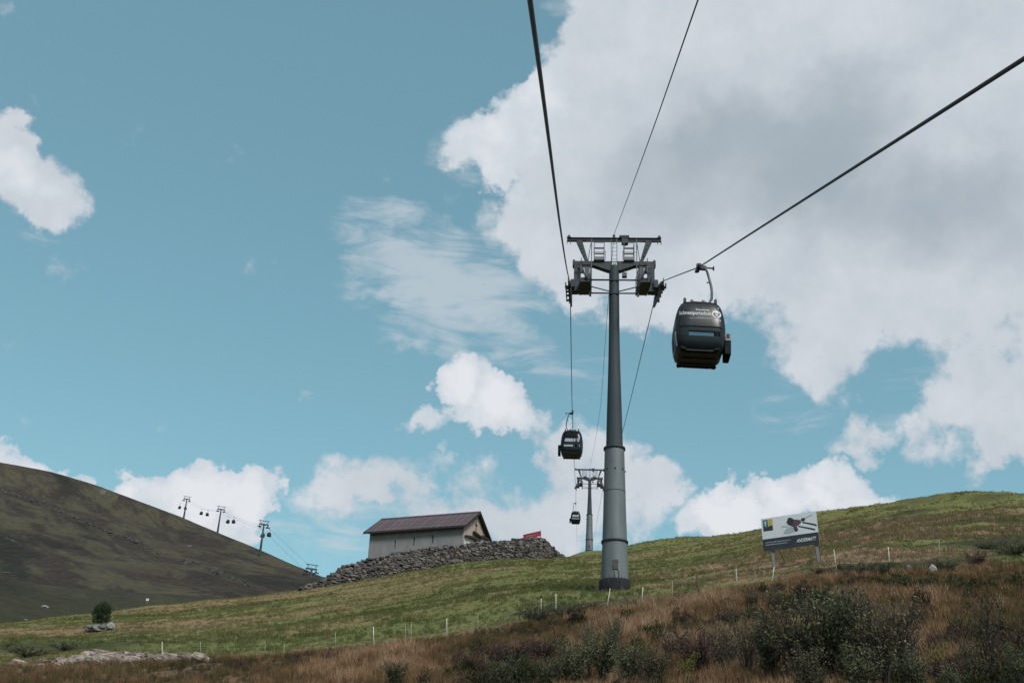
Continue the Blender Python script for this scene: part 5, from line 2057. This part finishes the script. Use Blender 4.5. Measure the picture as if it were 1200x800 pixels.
mk = tag(MB().box((0, 0, 2.2 * s_), (0.9 * s_, 0.9 * s_, 8.5 * s_)).build('marker_post', M_LEG, None, h_), 'small marker post with a pale plate in the valley behind the meadow', 'marker post')
MB().box((0, -0.6 * s_, 5.0 * s_), (3.2 * s_, 0.3 * s_, 2.6 * s_)).build('plate', M_LIME, mk)
#@@PART4
# ------------------------------------------------------------------ vegetation
def leafmat(name, c1, c2, scale=9.0, objrand=0.2, trans=0.35):
    m = pmat(name, c1, c2, scale, 0.7, 0, 0, objrand=objrand, detail=2.0, spec=0.25, lo=0.4, hi=0.6)
    t = m.node_tree
    b = NT(t)
    p = t.nodes['Principled BSDF']
    out = [n for n in t.nodes if n.type == 'OUTPUT_MATERIAL'][0]
    col = p.inputs['Base Color'].links[0].from_socket
    tl = b.n('ShaderNodeBsdfTranslucent', inp={0: col})
    mx = b.n('ShaderNodeMixShader')
    mx.inputs[0].default_value = trans
    b.link(p.outputs[0], mx.inputs[1])
    b.link(tl.outputs[0], mx.inputs[2])
    b.link(mx.outputs[0], out.inputs[0])
    return m


L_GREEN = leafmat('dull green willow leaves', (0.082, 0.102, 0.052), (0.156, 0.166, 0.094))
L_GREY = leafmat('grey green leaves', (0.108, 0.105, 0.055), (0.194, 0.176, 0.097))
L_YEL = leafmat('yellowing leaves', (0.259, 0.227, 0.060), (0.140, 0.151, 0.052))
L_RED = leafmat('purple brown twig leaves', (0.130, 0.078, 0.070), (0.082, 0.056, 0.052))
L_DARK = leafmat('dark heather leaves', (0.048, 0.059, 0.037), (0.086, 0.091, 0.056))
L_NEEDLE = leafmat('dark conifer needles', (0.030, 0.048, 0.026), (0.056, 0.078, 0.038), trans=0.15)
M_BARK = pmat('grey brown bark', (0.040, 0.034, 0.030), (0.065, 0.056, 0.050), 8, 0.9)
M_BARKD = pmat('dark bark', (0.022, 0.019, 0.018), (0.035, 0.03, 0.028), 8, 0.9)


def quads_mesh(name, cen, ax, up, L, Wd, mat):
    """leaf-shaped faces: centres, long axes, side axes, lengths, widths"""
    n = len(cen)
    a = cen - ax * (L[:, None] * 0.5)
    d = cen + ax * (L[:, None] * 0.5)
    b_ = cen + up * (Wd[:, None] * 0.5)
    c_ = cen - up * (Wd[:, None] * 0.5)
    co = np.stack([a, b_, d, c_], 1).reshape(-1, 3)
    me = bpy.data.meshes.new(name)
    me.vertices.add(4 * n)
    me.vertices.foreach_set('co', co.ravel().astype(np.float32))
    me.loops.add(4 * n)
    me.loops.foreach_set('vertex_index', np.arange(4 * n))
    me.polygons.add(n)
    me.polygons.foreach_set('loop_start', np.arange(0, 4 * n, 4))
    me.polygons.foreach_set('loop_total', np.full(n, 4))
    me.update(calc_edges=True)
    me.materials.append(mat)
    return me


def unit(a):
    return a / (np.linalg.norm(a, axis=-1, keepdims=True) + 1e-9)


def shrub_meshes(seed, H, spread, stems, twigs, leaves, lsize, lmat, bark, bare=0.15, upright=1.0, r0=0.016):
    """stems that fan out from one foot with side twigs, and leaves set along them"""
    g = np.random.default_rng(seed)
    mb = MB()
    lines_ = []
    for i in range(stems):
        az_ = g.uniform(0, 2 * PI)
        out = spread * math.sqrt(g.uniform(0.02, 1))
        h = H * g.uniform(0.55, 1.0)
        p = np.array([math.cos(az_) * 0.1 * out, math.sin(az_) * 0.1 * out, -0.15])
        pts = [p]
        n = 6
        bend = g.uniform(0.6, 1.5)
        for k in range(1, n + 1):
            f = k / n
            q = np.array([math.cos(az_) * out * f ** (1.0 / bend if upright < 1 else bend), math.sin(az_) * out * f ** (1.0 / bend if upright < 1 else bend), h * f * (1 - 0.12 * f * (2 - upright))])
            q[:2] += g.normal(0, 0.035 * H * f, 2)
            pts.append(q)
        mb.tube(pts, r0 * H * 0.6 * g.uniform(0.7, 1.2), 4, r0 * H * 0.12, caps=False)
        lines_.append((pts, 0.35))
        for t in range(twigs):
            f = g.uniform(bare + 0.1, 0.98)
            k = min(n - 1, int(f * n))
            a = pts[k] + (pts[k + 1] - pts[k]) * (f * n - k)
            dirv = unit(np.array([g.normal(0, 1), g.normal(0, 1), g.uniform(0.2, 1.4) * upright]))
            ln = H * g.uniform(0.10, 0.30) * (1.15 - 0.6 * f)
            tp = [a, a + dirv * ln * 0.5 + np.array([0, 0, 0.02 * H]), a + dirv * ln + np.array([0, 0, 0.06 * H])]
            mb.tube(tp, r0 * H * 0.18, 3, r0 * H * 0.08, caps=False)
            lines_.append((tp, 0.0))
    stem_me = mb.mesh('stems', bark)
    cen, ax = [], []
    wts = np.array([len(l[0]) * (0.6 if l[1] else 1.0) for l in lines_], float)
    wts /= wts.sum()
    pick = g.choice(len(lines_), leaves, p=wts)
    for k in pick:
        pts, lo = lines_[k]
        f = lo + (1 - lo) * g.uniform(0.1, 1.0)
        n = len(pts) - 1
        j = min(n - 1, int(f * n))
        a = pts[j] + (pts[j + 1] - pts[j]) * (f * n - j)
        cen.append(a + g.normal(0, 0.028 * H ** 0.5, 3))
        d = pts[j + 1] - pts[j]
        ax.append(unit(d) * 0.5 + g.normal(0, 0.6, 3))
    if not cen:
        return stem_me, None
    cen = np.array(cen)
    cen[:, 2] = np.maximum(cen[:, 2], 0.02)
    ax = unit(np.array(ax))
    up = unit(np.cross(ax, g.normal(0, 1, (len(cen), 3))))
    L = lsize * g.uniform(0.6, 1.3, len(cen))
    return stem_me, quads_mesh('foliage', cen, ax, up, L, L * 0.48, lmat)


KINDS_ = {}


def shrub_kind(key, n, **kw):
    KINDS_[key] = [shrub_meshes(900 + 31 * i + 7 * len(KINDS_), **kw) for i in range(n)]


shrub_kind('leafy', 5, H=2.0, spread=0.62, stems=24, twigs=13, leaves=2100, lsize=0.080, lmat=L_GREEN, bark=M_BARKD, bare=0.05)
shrub_kind('grey', 4, H=2.0, spread=0.58, stems=26, twigs=13, leaves=1500, lsize=0.072, lmat=L_GREY, bark=M_BARKD, bare=0.05)
shrub_kind('thin', 3, H=2.0, spread=0.5, stems=20, twigs=13, leaves=480, lsize=0.075, lmat=L_GREY, bark=M_BARK, bare=0.2)
shrub_kind('bare', 2, H=2.0, spread=0.45, stems=9, twigs=9, leaves=160, lsize=0.07, lmat=L_GREEN, bark=M_BARKD, bare=0.3, r0=0.022)
shrub_kind('red', 3, H=1.0, spread=0.75, stems=34, twigs=12, leaves=2600, lsize=0.045, lmat=L_RED, bark=M_BARKD, bare=0.0)
shrub_kind('yellow', 2, H=1.2, spread=0.5, stems=10, twigs=10, leaves=900, lsize=0.07, lmat=L_YEL, bark=M_BARK, bare=0.1)
shrub_kind('low', 4, H=0.7, spread=0.9, stems=34, twigs=10, leaves=2600, lsize=0.05, lmat=L_DARK, bark=M_BARKD, bare=0.0)

G1, G2, G3, G4 = 'leafy shrubs in front of the billboard', 'shrubs below the tall pylon', 'low dark bushes along the fence', 'shrubs at the right edge'
# kind, px, row of its foot, height in pixels, widening, label, group
SHR = [
    ('leafy', 905, 800, 92, 1.0, 'tallest leafy shrub straight below the billboard\'s left leg', G1), ('grey', 938, 806, 118, 1.0, 'tall grey green shrub below the middle of the billboard', G1),
    ('leafy', 968, 804, 122, 1.05, 'big dark green shrub below the billboard\'s right end, densest of its thicket', G1), ('leafy', 1003, 802, 120, 1.0, 'tall green shrub just right of the billboard\'s lower thicket', G1),
    ('grey', 1037, 806, 112, 1.0, 'grey green shrub at the right side of the big thicket', G1), ('thin', 1062, 800, 106, 1.0, 'thin twiggy shrub ending the big thicket on the right', G1),
    ('thin', 877, 796, 84, 1.0, 'sparse twiggy shrub at the left end of the billboard thicket', G1), ('thin', 848, 796, 76, 0.9, 'bare purple grey twigs standing left of the billboard thicket', G1),
    ('leafy', 1010, 820, 70, 1.2, 'broad low green shrub at the foot of the big thicket', G1), ('leafy', 1075, 822, 66, 1.1, 'green shrub low in the right thicket near the lower edge', G1), ('grey', 950, 826, 70, 1.3, 'wide shrub in the shade under the middle of the thicket', G1),
    ('grey', 882, 716, 26, 1.5, 'small dark bush with pale leaf tips left below the billboard', G1), ('thin', 912, 716, 30, 1.2, 'grey twigs around the white post under the billboard', G1),
    ('leafy', 706, 800, 72, 1.0, 'leafy green shrub straight below the tall pylon', G2), ('leafy', 672, 806, 64, 1.1, 'green shrub left of the one straight below the pylon', G2), ('leafy', 738, 806, 60, 1.2, 'green shrub right of the one straight below the pylon', G2),
    ('grey', 768, 806, 52, 1.3, 'dark shrub at the right end of the shrubs below the pylon', G2), ('leafy', 640, 812, 48, 1.2, 'low green shrub at the left end of the shrubs below the pylon', G2), ('thin', 722, 766, 52, 0.8, 'slim reddish twigs above the shrubs below the pylon', G2),
    ('yellow', 660, 806, 36, 1.0, 'yellow green sapling among the shrubs left below the pylon', G2), ('leafy', 587, 812, 44, 1.3, 'rounded green shrub in the brown heath left of centre', G2), ('leafy', 462, 806, 34, 1.6, 'dark green shrub at the lower edge below the hut', G2),
    ('red', 598, 786, 40, 1.4, 'purple brown heather bush in the middle of the brown heath', G2), ('red', 560, 790, 26, 1.4, 'low purplish bush left of the purple brown heather', G2), ('red', 822, 790, 56, 1.2, 'reddish brown bush between pylon shrubs and billboard thicket', G2),
    ('red', 640, 778, 30, 1.4, 'small reddish heather right of the purple brown heather', G2), ('leafy', 775, 722, 17, 0.9, 'tiny dark green bush alone in the brown grass', G2), ('yellow', 806, 800, 34, 1.2, 'yellowish sapling below the reddish brown bush', G2),
    ('low', 628, 730, 22, 1.3, 'dark bush at the bank by the black-tipped fence post', G3), ('low', 660, 722, 13, 1.5, 'flat dark bush on the bank between two white posts', G3), ('low', 690, 717, 11, 1.6, 'flat dark bush on the bank left of the leaning white post', G3),
    ('low', 742, 711, 9, 1.5, 'thin dark bush on the bank right of the leaning white post', G3), ('low', 985, 676, 14, 1.3, 'dark bush right of the billboard on the fence line', G3), ('low', 1012, 674, 16, 1.3, 'round dark bush between two fence posts right of the billboard', G3),
    ('low', 1034, 676, 18, 1.2, 'largest dark bush by the fence post right of the billboard', G3), ('low', 1075, 675, 15, 1.3, 'dark bush behind the white rock', G3), ('low', 1108, 668, 13, 1.3, 'dark bush right of the white rock', G3),
    ('red', 1147, 664, 22, 1.3, 'purplish brown bush high on the right hand slope', G3), ('low', 1190, 652, 20, 1.4, 'dark green bush at the right edge high on the slope', G3), ('low', 1160, 645, 12, 1.6, 'flat dark bush above the purplish brown bush', G3),
    ('bare', 1168, 796, 112, 0.75, 'tall dark bare stems standing near the right edge', G4), ('thin', 1140, 800, 60, 0.8, 'thin curved twig left of the tall bare stems', G4), ('low', 1170, 800, 30, 1.6, 'dark low bush around the foot of the tall bare stems', G4),
    ('leafy', 1200, 812, 60, 1.0, 'green shrub cut by the right edge', G4), ('yellow', 1098, 796, 44, 1.0, 'yellow leaved sapling between thicket and tall bare stems', G4), ('red', 1120, 806, 36, 1.5, 'purple brown heather left of the tall bare stems', G4), ('leafy', 1120, 826, 50, 1.3, 'dark green shrub at the lower edge near the right corner', G4),
    ('bare', 858, 792, 78, 0.8, 'dark leafless stems standing left of the billboard thicket', G1), ('thin', 990, 800, 126, 0.65, 'tall thin twigs rising above the middle of the big thicket', G1), ('thin', 1026, 800, 120, 0.65, 'tall thin twigs rising at the right of the big thicket', G1),
    ('bare', 925, 800, 108, 0.7, 'dark upright stems in the left half of the big thicket', G1), ('bare', 784, 786, 62, 0.8, 'dark upright twigs right of the shrubs below the pylon', G2), ('thin', 690, 795, 74, 0.7, 'thin twigs among the shrubs straight below the pylon', G2),
    ('low', 30, 770, 12, 2.2, 'flat dark green bush at the far left above the stones', 'bushes at lower left'), ('low', 78, 764, 12, 2.0, 'dark green bush behind the tumbled stones', 'bushes at lower left'), ('low', 960, 672, 8, 1.6, 'low dark bush under the right leg of the billboard', G3),
]
qr = random.Random(12)
for (kd, px, py, hp, wide, lb, grp) in SHR:
    h_ = hit(px, min(py, 830))
    Hm = hp / F * (h_.y * 1.0)
    stem_me, leaf_me = qr.choice(KINDS_[kd])
    base_h = {'leafy': 2.0, 'grey': 2.0, 'thin': 2.0, 'bare': 2.0, 'red': 1.0, 'yellow': 1.2, 'low': 0.7}[kd]
    sc = Hm / base_h * 1.03
    sh = empty('bush' if kd in ('low', 'red') else 'shrub', h_, qr.uniform(0, 6.28), lb, 'bush' if kd in ('low', 'red') else 'shrub', grp)
    sh.scale = (sc * wide, sc * wide, sc)
    link('stems', stem_me, sh)
    if leaf_me:
        link('foliage', leaf_me, sh)

# ---- small round tree on the boulder
tb = at(117, 732, hb2.y + 0.5)
k_ = tb.y / F
tb.z = at(117, 732, tb.y).z
g = np.random.default_rng(5)
tree = empty('round_tree', tb, 0, 'small round dark tree growing behind the grey boulder, lower left', 'tree')
mb = MB()
mb.tube([(0, 0, -6 * k_), (0.2 * k_, 0, 6 * k_), (-0.3 * k_, 0, 18 * k_)], 1.3 * k_, 7, 0.4 * k_)
for i in range(16):
    a_, z_ = g.uniform(0, 6.28), g.uniform(2, 16)
    mb.tube([(0, 0, z_ * k_), (math.cos(a_) * 5 * k_, math.sin(a_) * 5 * k_, (z_ + 3) * k_), (math.cos(a_) * 9 * k_, math.sin(a_) * 9 * k_, (z_ + 5) * k_)], 0.35 * k_, 4, 0.1 * k_, caps=False)
mb.build('trunk', M_BARKD, tree)
n = 9000
dirs = unit(g.normal(0, 1, (n, 3)))
rad = g.uniform(0.15, 1.0, n) ** 0.45
lump = 1 + 0.20 * np.sin(dirs[:, 0] * 5 + 1) * np.cos(dirs[:, 2] * 6) + 0.10 * np.sin(dirs[:, 1] * 9 + dirs[:, 2] * 7)
cen = dirs * (rad * lump)[:, None] * np.array([10.5, 10.5, 13.0]) * k_ * (1 + 0.10 * np.sin(dirs[:, :1] * 11 + dirs[:, 2:] * 13)) + np.array([0, 0, 13.5]) * k_
ax = unit(dirs + g.normal(0, 0.5, (n, 3)))
up = unit(np.cross(ax, g.normal(0, 1, (n, 3))))
Ls = g.uniform(1.0, 2.4, n) * k_
link('crown', quads_mesh('crown', cen, ax, up, Ls, Ls * 0.35, L_NEEDLE), tree)


# ---- grass and undergrowth: scattered tufts, each kind one object of kind stuff
def tuft(name, seed, n, H, spread, width, mat, lean=0.5):
    g = np.random.default_rng(seed)
    vs, fs = [], []
    for i in range(n):
        a, r = g.uniform(0, 2 * PI), spread * math.sqrt(g.uniform(0, 1))
        x, y = r * math.cos(a), r * math.sin(a)
        h = H * g.uniform(0.45, 1.0)
        b_ = g.uniform(0, 2 * PI)
        le = lean * h * g.uniform(0.15, 1.0)
        dx, dy = math.cos(b_) * le, math.sin(b_) * le
        w_ = width * g.uniform(0.7, 1.3)
        c = g.uniform(0, PI)
        wx, wy = math.cos(c) * w_ / 2, math.sin(c) * w_ / 2
        k = len(vs)
        vs += [(x - wx, y - wy, -0.05), (x + wx, y + wy, -0.05), (x + dx * .35 + wx * .8, y + dy * .35 + wy * .8, h * .6), (x + dx * .35 - wx * .8, y + dy * .35 - wy * .8, h * .6), (x + dx, y + dy, h)]
        fs += [(k, k + 1, k + 2, k + 3), (k + 3, k + 2, k + 4)]
    me = bpy.data.meshes.new(name)
    me.from_pydata(vs, [], fs)
    me.materials.append(mat)
    return me


def tone_mat(name, stops, trans=0.3, fine=0.25):
    """colour by the tuft's own tone value (which plant it is), with a little noise"""
    m = bpy.data.materials.new(name)
    m.use_nodes = True
    t = m.node_tree
    b = NT(t)
    p = t.nodes['Principled BSDF']
    p.inputs['Roughness'].default_value = 0.9
    p.inputs['Specular IOR Level'].default_value = 0.1
    out = [n for n in t.nodes if n.type == 'OUTPUT_MATERIAL'][0]
    a = b.n('ShaderNodeAttribute', attribute_name='tone', attribute_type='INSTANCER').outputs['Fac']
    rmp = b.n('ShaderNodeValToRGB', inp={0: a})
    el = rmp.color_ramp.elements
    while len(el) < len(stops):
        el.new(0.5)
    for e, (pos, c) in zip(el, stops):
        e.position = pos
        e.color = (*c, 1)
    tl = b.n('ShaderNodeBsdfTranslucent', inp={0: rmp.outputs[0]})
    b.link(rmp.outputs[0], p.inputs['Base Color'])
    mx = b.n('ShaderNodeMixShader')
    mx.inputs[0].default_value = trans
    b.link(p.outputs[0], mx.inputs[1])
    b.link(tl.outputs[0], mx.inputs[2])
    b.link(mx.outputs[0], out.inputs[0])
    return m


def scatter(name, label, P, scl, tone, variants, seed):
    g = np.random.default_rng(seed)
    n = len(P)
    me = bpy.data.meshes.new(name)
    me.vertices.add(n)
    me.vertices.foreach_set('co', P.astype(np.float32).ravel())
    for k, typ, v in (('scl', 'FLOAT', scl), ('tone', 'FLOAT', tone), ('rotz', 'FLOAT', g.uniform(0, 2 * PI, n))):
        a = me.attributes.new(k, typ, 'POINT')
        a.data.foreach_set('value', v.astype(np.float32))
    ob = link(name, me)
    coll = bpy.data.collections.new(name + ' kinds')
    for i, vm in enumerate(variants):
        coll.objects.link(bpy.data.objects.new('%s kind %d' % (name, i), vm))
    ng = bpy.data.node_groups.new(name, 'GeometryNodeTree')
    ng.interface.new_socket('Geometry', in_out='INPUT', socket_type='NodeSocketGeometry')
    ng.interface.new_socket('Geometry', in_out='OUTPUT', socket_type='NodeSocketGeometry')
    N_ = ng.nodes
    gi, go = N_.new('NodeGroupInput'), N_.new('NodeGroupOutput')
    iop = N_.new('GeometryNodeInstanceOnPoints')
    ci = N_.new('GeometryNodeCollectionInfo')
    ci.inputs['Collection'].default_value = coll
    ci.inputs['Separate Children'].default_value = True
    ci.inputs['Reset Children'].default_value = True
    iop.inputs['Pick Instance'].default_value = True
    rv = N_.new('FunctionNodeRandomValue')
    rv.data_type = 'INT'
    [s_ for s_ in rv.inputs if s_.name == 'Max' and s_.type == 'INT'][0].default_value = len(variants) - 1
    def named(nm):
        nd = N_.new('GeometryNodeInputNamedAttribute')
        nd.data_type = 'FLOAT'
        nd.inputs['Name'].default_value = nm
        return nd.outputs['Attribute']
    cx = N_.new('ShaderNodeCombineXYZ')
    L_ = ng.links
    L_.new(named('rotz'), cx.inputs[2])
    L_.new(gi.outputs[0], iop.inputs['Points'])
    L_.new(ci.outputs[0], iop.inputs['Instance'])
    L_.new([s_ for s_ in rv.outputs if s_.type == 'INT'][0], iop.inputs['Instance Index'])
    L_.new(cx.outputs[0], iop.inputs['Rotation'])
    L_.new(named('scl'), iop.inputs['Scale'])
    L_.new(iop.outputs[0], go.inputs[0])
    md = ob.modifiers.new('scatter', 'NODES')
    md.node_group = ng
    tag(ob, label, None, None, 'stuff')
    return ob


def in_view(P, pad=90):
    q = P @ CR
    px = 600 + F * q[:, 0] / -q[:, 2]
    py = 400 - F * q[:, 1] / -q[:, 2]
    return (px > -pad * 4) & (px < 1200 + pad * 4) & (py < 800 + pad * 4)


def sample(n, x0, x1, y0, y1, seed):
    g = np.random.default_rng(seed)
    x, y = g.uniform(x0, x1, n), g.uniform(y0, y1, n)
    return x, y, g


T_HEATH = tone_mat('dry heath grass', [(0.0, (0.052, 0.045, 0.026)), (0.25, (0.100, 0.087, 0.039)), (0.45, (0.146, 0.090, 0.050)), (0.65, (0.199, 0.125, 0.069)), (0.85, (0.272, 0.175, 0.106)), (1.0, (0.345, 0.235, 0.154))])
hv = [tuft('dry tuft', 300 + i, 26, (0.42, 0.5, 0.34, 0.6)[i % 4], 0.16, 0.016, T_HEATH, (0.5, 0.7, 0.9, 0.4)[i % 4]) for i in range(6)]
x, y, g = sample(110000, -55, 54, 12, 64, 1)
m_ = heath_mask(x, y)
keep = g.uniform(0, 1, len(x)) < m_ * 0.95
x, y, m_ = x[keep], y[keep], m_[keep]
P = np.stack([x, y, zg(x, y)], -1)
k = in_view(P)
x, y, P = x[k], y[k], P[k]
big = fbm(x / 5.0, y / 5.0, 3, 101)
mid = fbm(x / 1.3, y / 1.3, 3, 102)
left_w = sstep(9, -10, x)
tone = np.clip(0.50 + 0.75 * big + 0.60 * mid - 0.17 * left_w + g.normal(0, 0.17, len(x)), 0, 1)
scl = np.clip(0.95 + 0.8 * mid + 0.5 * big, 0.35, 1.7) * (1 - 0.30 * left_w)
yb = np.interp(x, _bx, _by)
scl = scl * (0.5 + 0.5 * sstep(0.2, 4.0, yb - y))
print('heath tufts', len(x))
tag(scatter('heath_grass', 'dry brown grass and heath in the foreground', P, scl, tone, hv, 2), kind='stuff')

T_MEAD = tone_mat('meadow grass', [(0.0, (0.071, 0.087, 0.032)), (0.35, (0.113, 0.124, 0.048)), (0.6, (0.150, 0.130, 0.066)), (0.8, (0.185, 0.134, 0.088)), (1.0, (0.235, 0.170, 0.128))])
mv = [tuft('meadow tuft', 400 + i, 16, (0.16, 0.22, 0.12, 0.28)[i % 4], 0.17, 0.022, T_MEAD, 0.7) for i in range(5)]
x, y, g = sample(190000, -80, 75, 46, 175, 3)
w_ = np.clip(1.25 - y / 160.0, 0.25, 1)
keep = (g.uniform(0, 1, len(x)) < w_) & (heath_mask(x, y) < 0.5) & (np.abs(x) < 0.58 * y + 4)
x, y = x[keep], y[keep]
dry = patch_mask(P_DRY, x, y, 51)
lush = patch_mask(P_LUSH, x, y, 61)
dark = patch_mask(P_DARK, x, y, 41)
P = np.stack([x, y, zg(x, y)], -1)
k = in_view(P)
x, y, P, dry, lush, dark = x[k], y[k], P[k], dry[k], lush[k], dark[k]
streak = 0.65 * fbm(x / 7.0, y / 2.0, 5, 111, 0.6) + 0.5 * fbm(x / 0.9, y / 0.7, 2, 113)
tone = np.clip(0.36 + 0.42 * streak + 0.30 * dry - 0.22 * lush - 0.5 * dark + g.normal(0, 0.10, len(x)), 0, 1)
rr = sstep(12, 26, x) * sstep(50, 60, y)
scl = np.clip(0.7 + 0.7 * fbm(x / 1.6, y / 1.6, 3, 112) + 0.8 * dry * rr + 0.5 * lush, 0.3, 2.2)
print('meadow tufts', len(x))
scatter('meadow_grass', 'short green and yellow grass of the meadow', P, scl, tone, mv, 4)

# dwarf shrubs and heather between the larger bushes, too many and too mixed to count
M_UND = tone_mat('mixed undergrowth', [(0.0, (0.024, 0.028, 0.017)), (0.35, (0.054, 0.063, 0.028)), (0.55, (0.060, 0.045, 0.036)), (0.75, (0.093, 0.060, 0.051)), (1.0, (0.150, 0.128, 0.053))], 0.25)


def cushion(seed, n, H, Wd):
    g = np.random.default_rng(seed)
    d = unit(g.normal(0, 1, (n, 3)))
    d[:, 2] = np.abs(d[:, 2])
    r = g.uniform(0.3, 1, n) ** 0.5 * (1 + 0.25 * np.sin(d[:, 0] * 7 + seed) * np.cos(d[:, 1] * 6))
    cen = d * r[:, None] * np.array([Wd, Wd, H])
    ax = unit(d * np.array([0.5, 0.5, 1.2]) + g.normal(0, 0.35, (n, 3)))
    up = unit(np.cross(ax, g.normal(0, 1, (n, 3))))
    L = g.uniform(0.04, 0.12, n)
    return quads_mesh('cushion', cen, ax, up, L, L * 0.4, M_UND)


uv_ = [cushion(500 + i, 420, (0.35, 0.55, 0.28, 0.7)[i % 4], (0.35, 0.3, 0.45, 0.28)[i % 4]) for i in range(6)]
x, y, g = sample(60000, -45, 46, 22, 60, 5)
dens = fbm(x / 3.5, y / 3.5, 4, 121)
yb = np.interp(x, _bx, _by)
depth = yb - y
side = sstep(-10, 2, x) * sstep(3, 9, depth) * 0.22 + sstep(5, 20, x) * sstep(2, 8, depth) * 0.20 + 0.02 * sstep(2, 5, depth)
keep = g.uniform(0, 1, len(x)) < side * sstep(-0.12, 0.35, dens) * 0.55 * sstep(-14, -5, x)
x, y = x[keep], y[keep]
P = np.stack([x, y, zg(x, y) - 0.03], -1)
k = in_view(P)
x, y, P = x[k], y[k], P[k]
tone = np.clip(0.42 + 0.8 * fbm(x / 4.0, y / 4.0, 3, 131) + g.normal(0, 0.14, len(x)), 0, 1)
print('undergrowth', len(x))
scatter('undergrowth', 'mixed dwarf shrubs and heather covering the foreground bank', P, g.uniform(0.6, 1.5, len(x)), tone, uv_, 6)
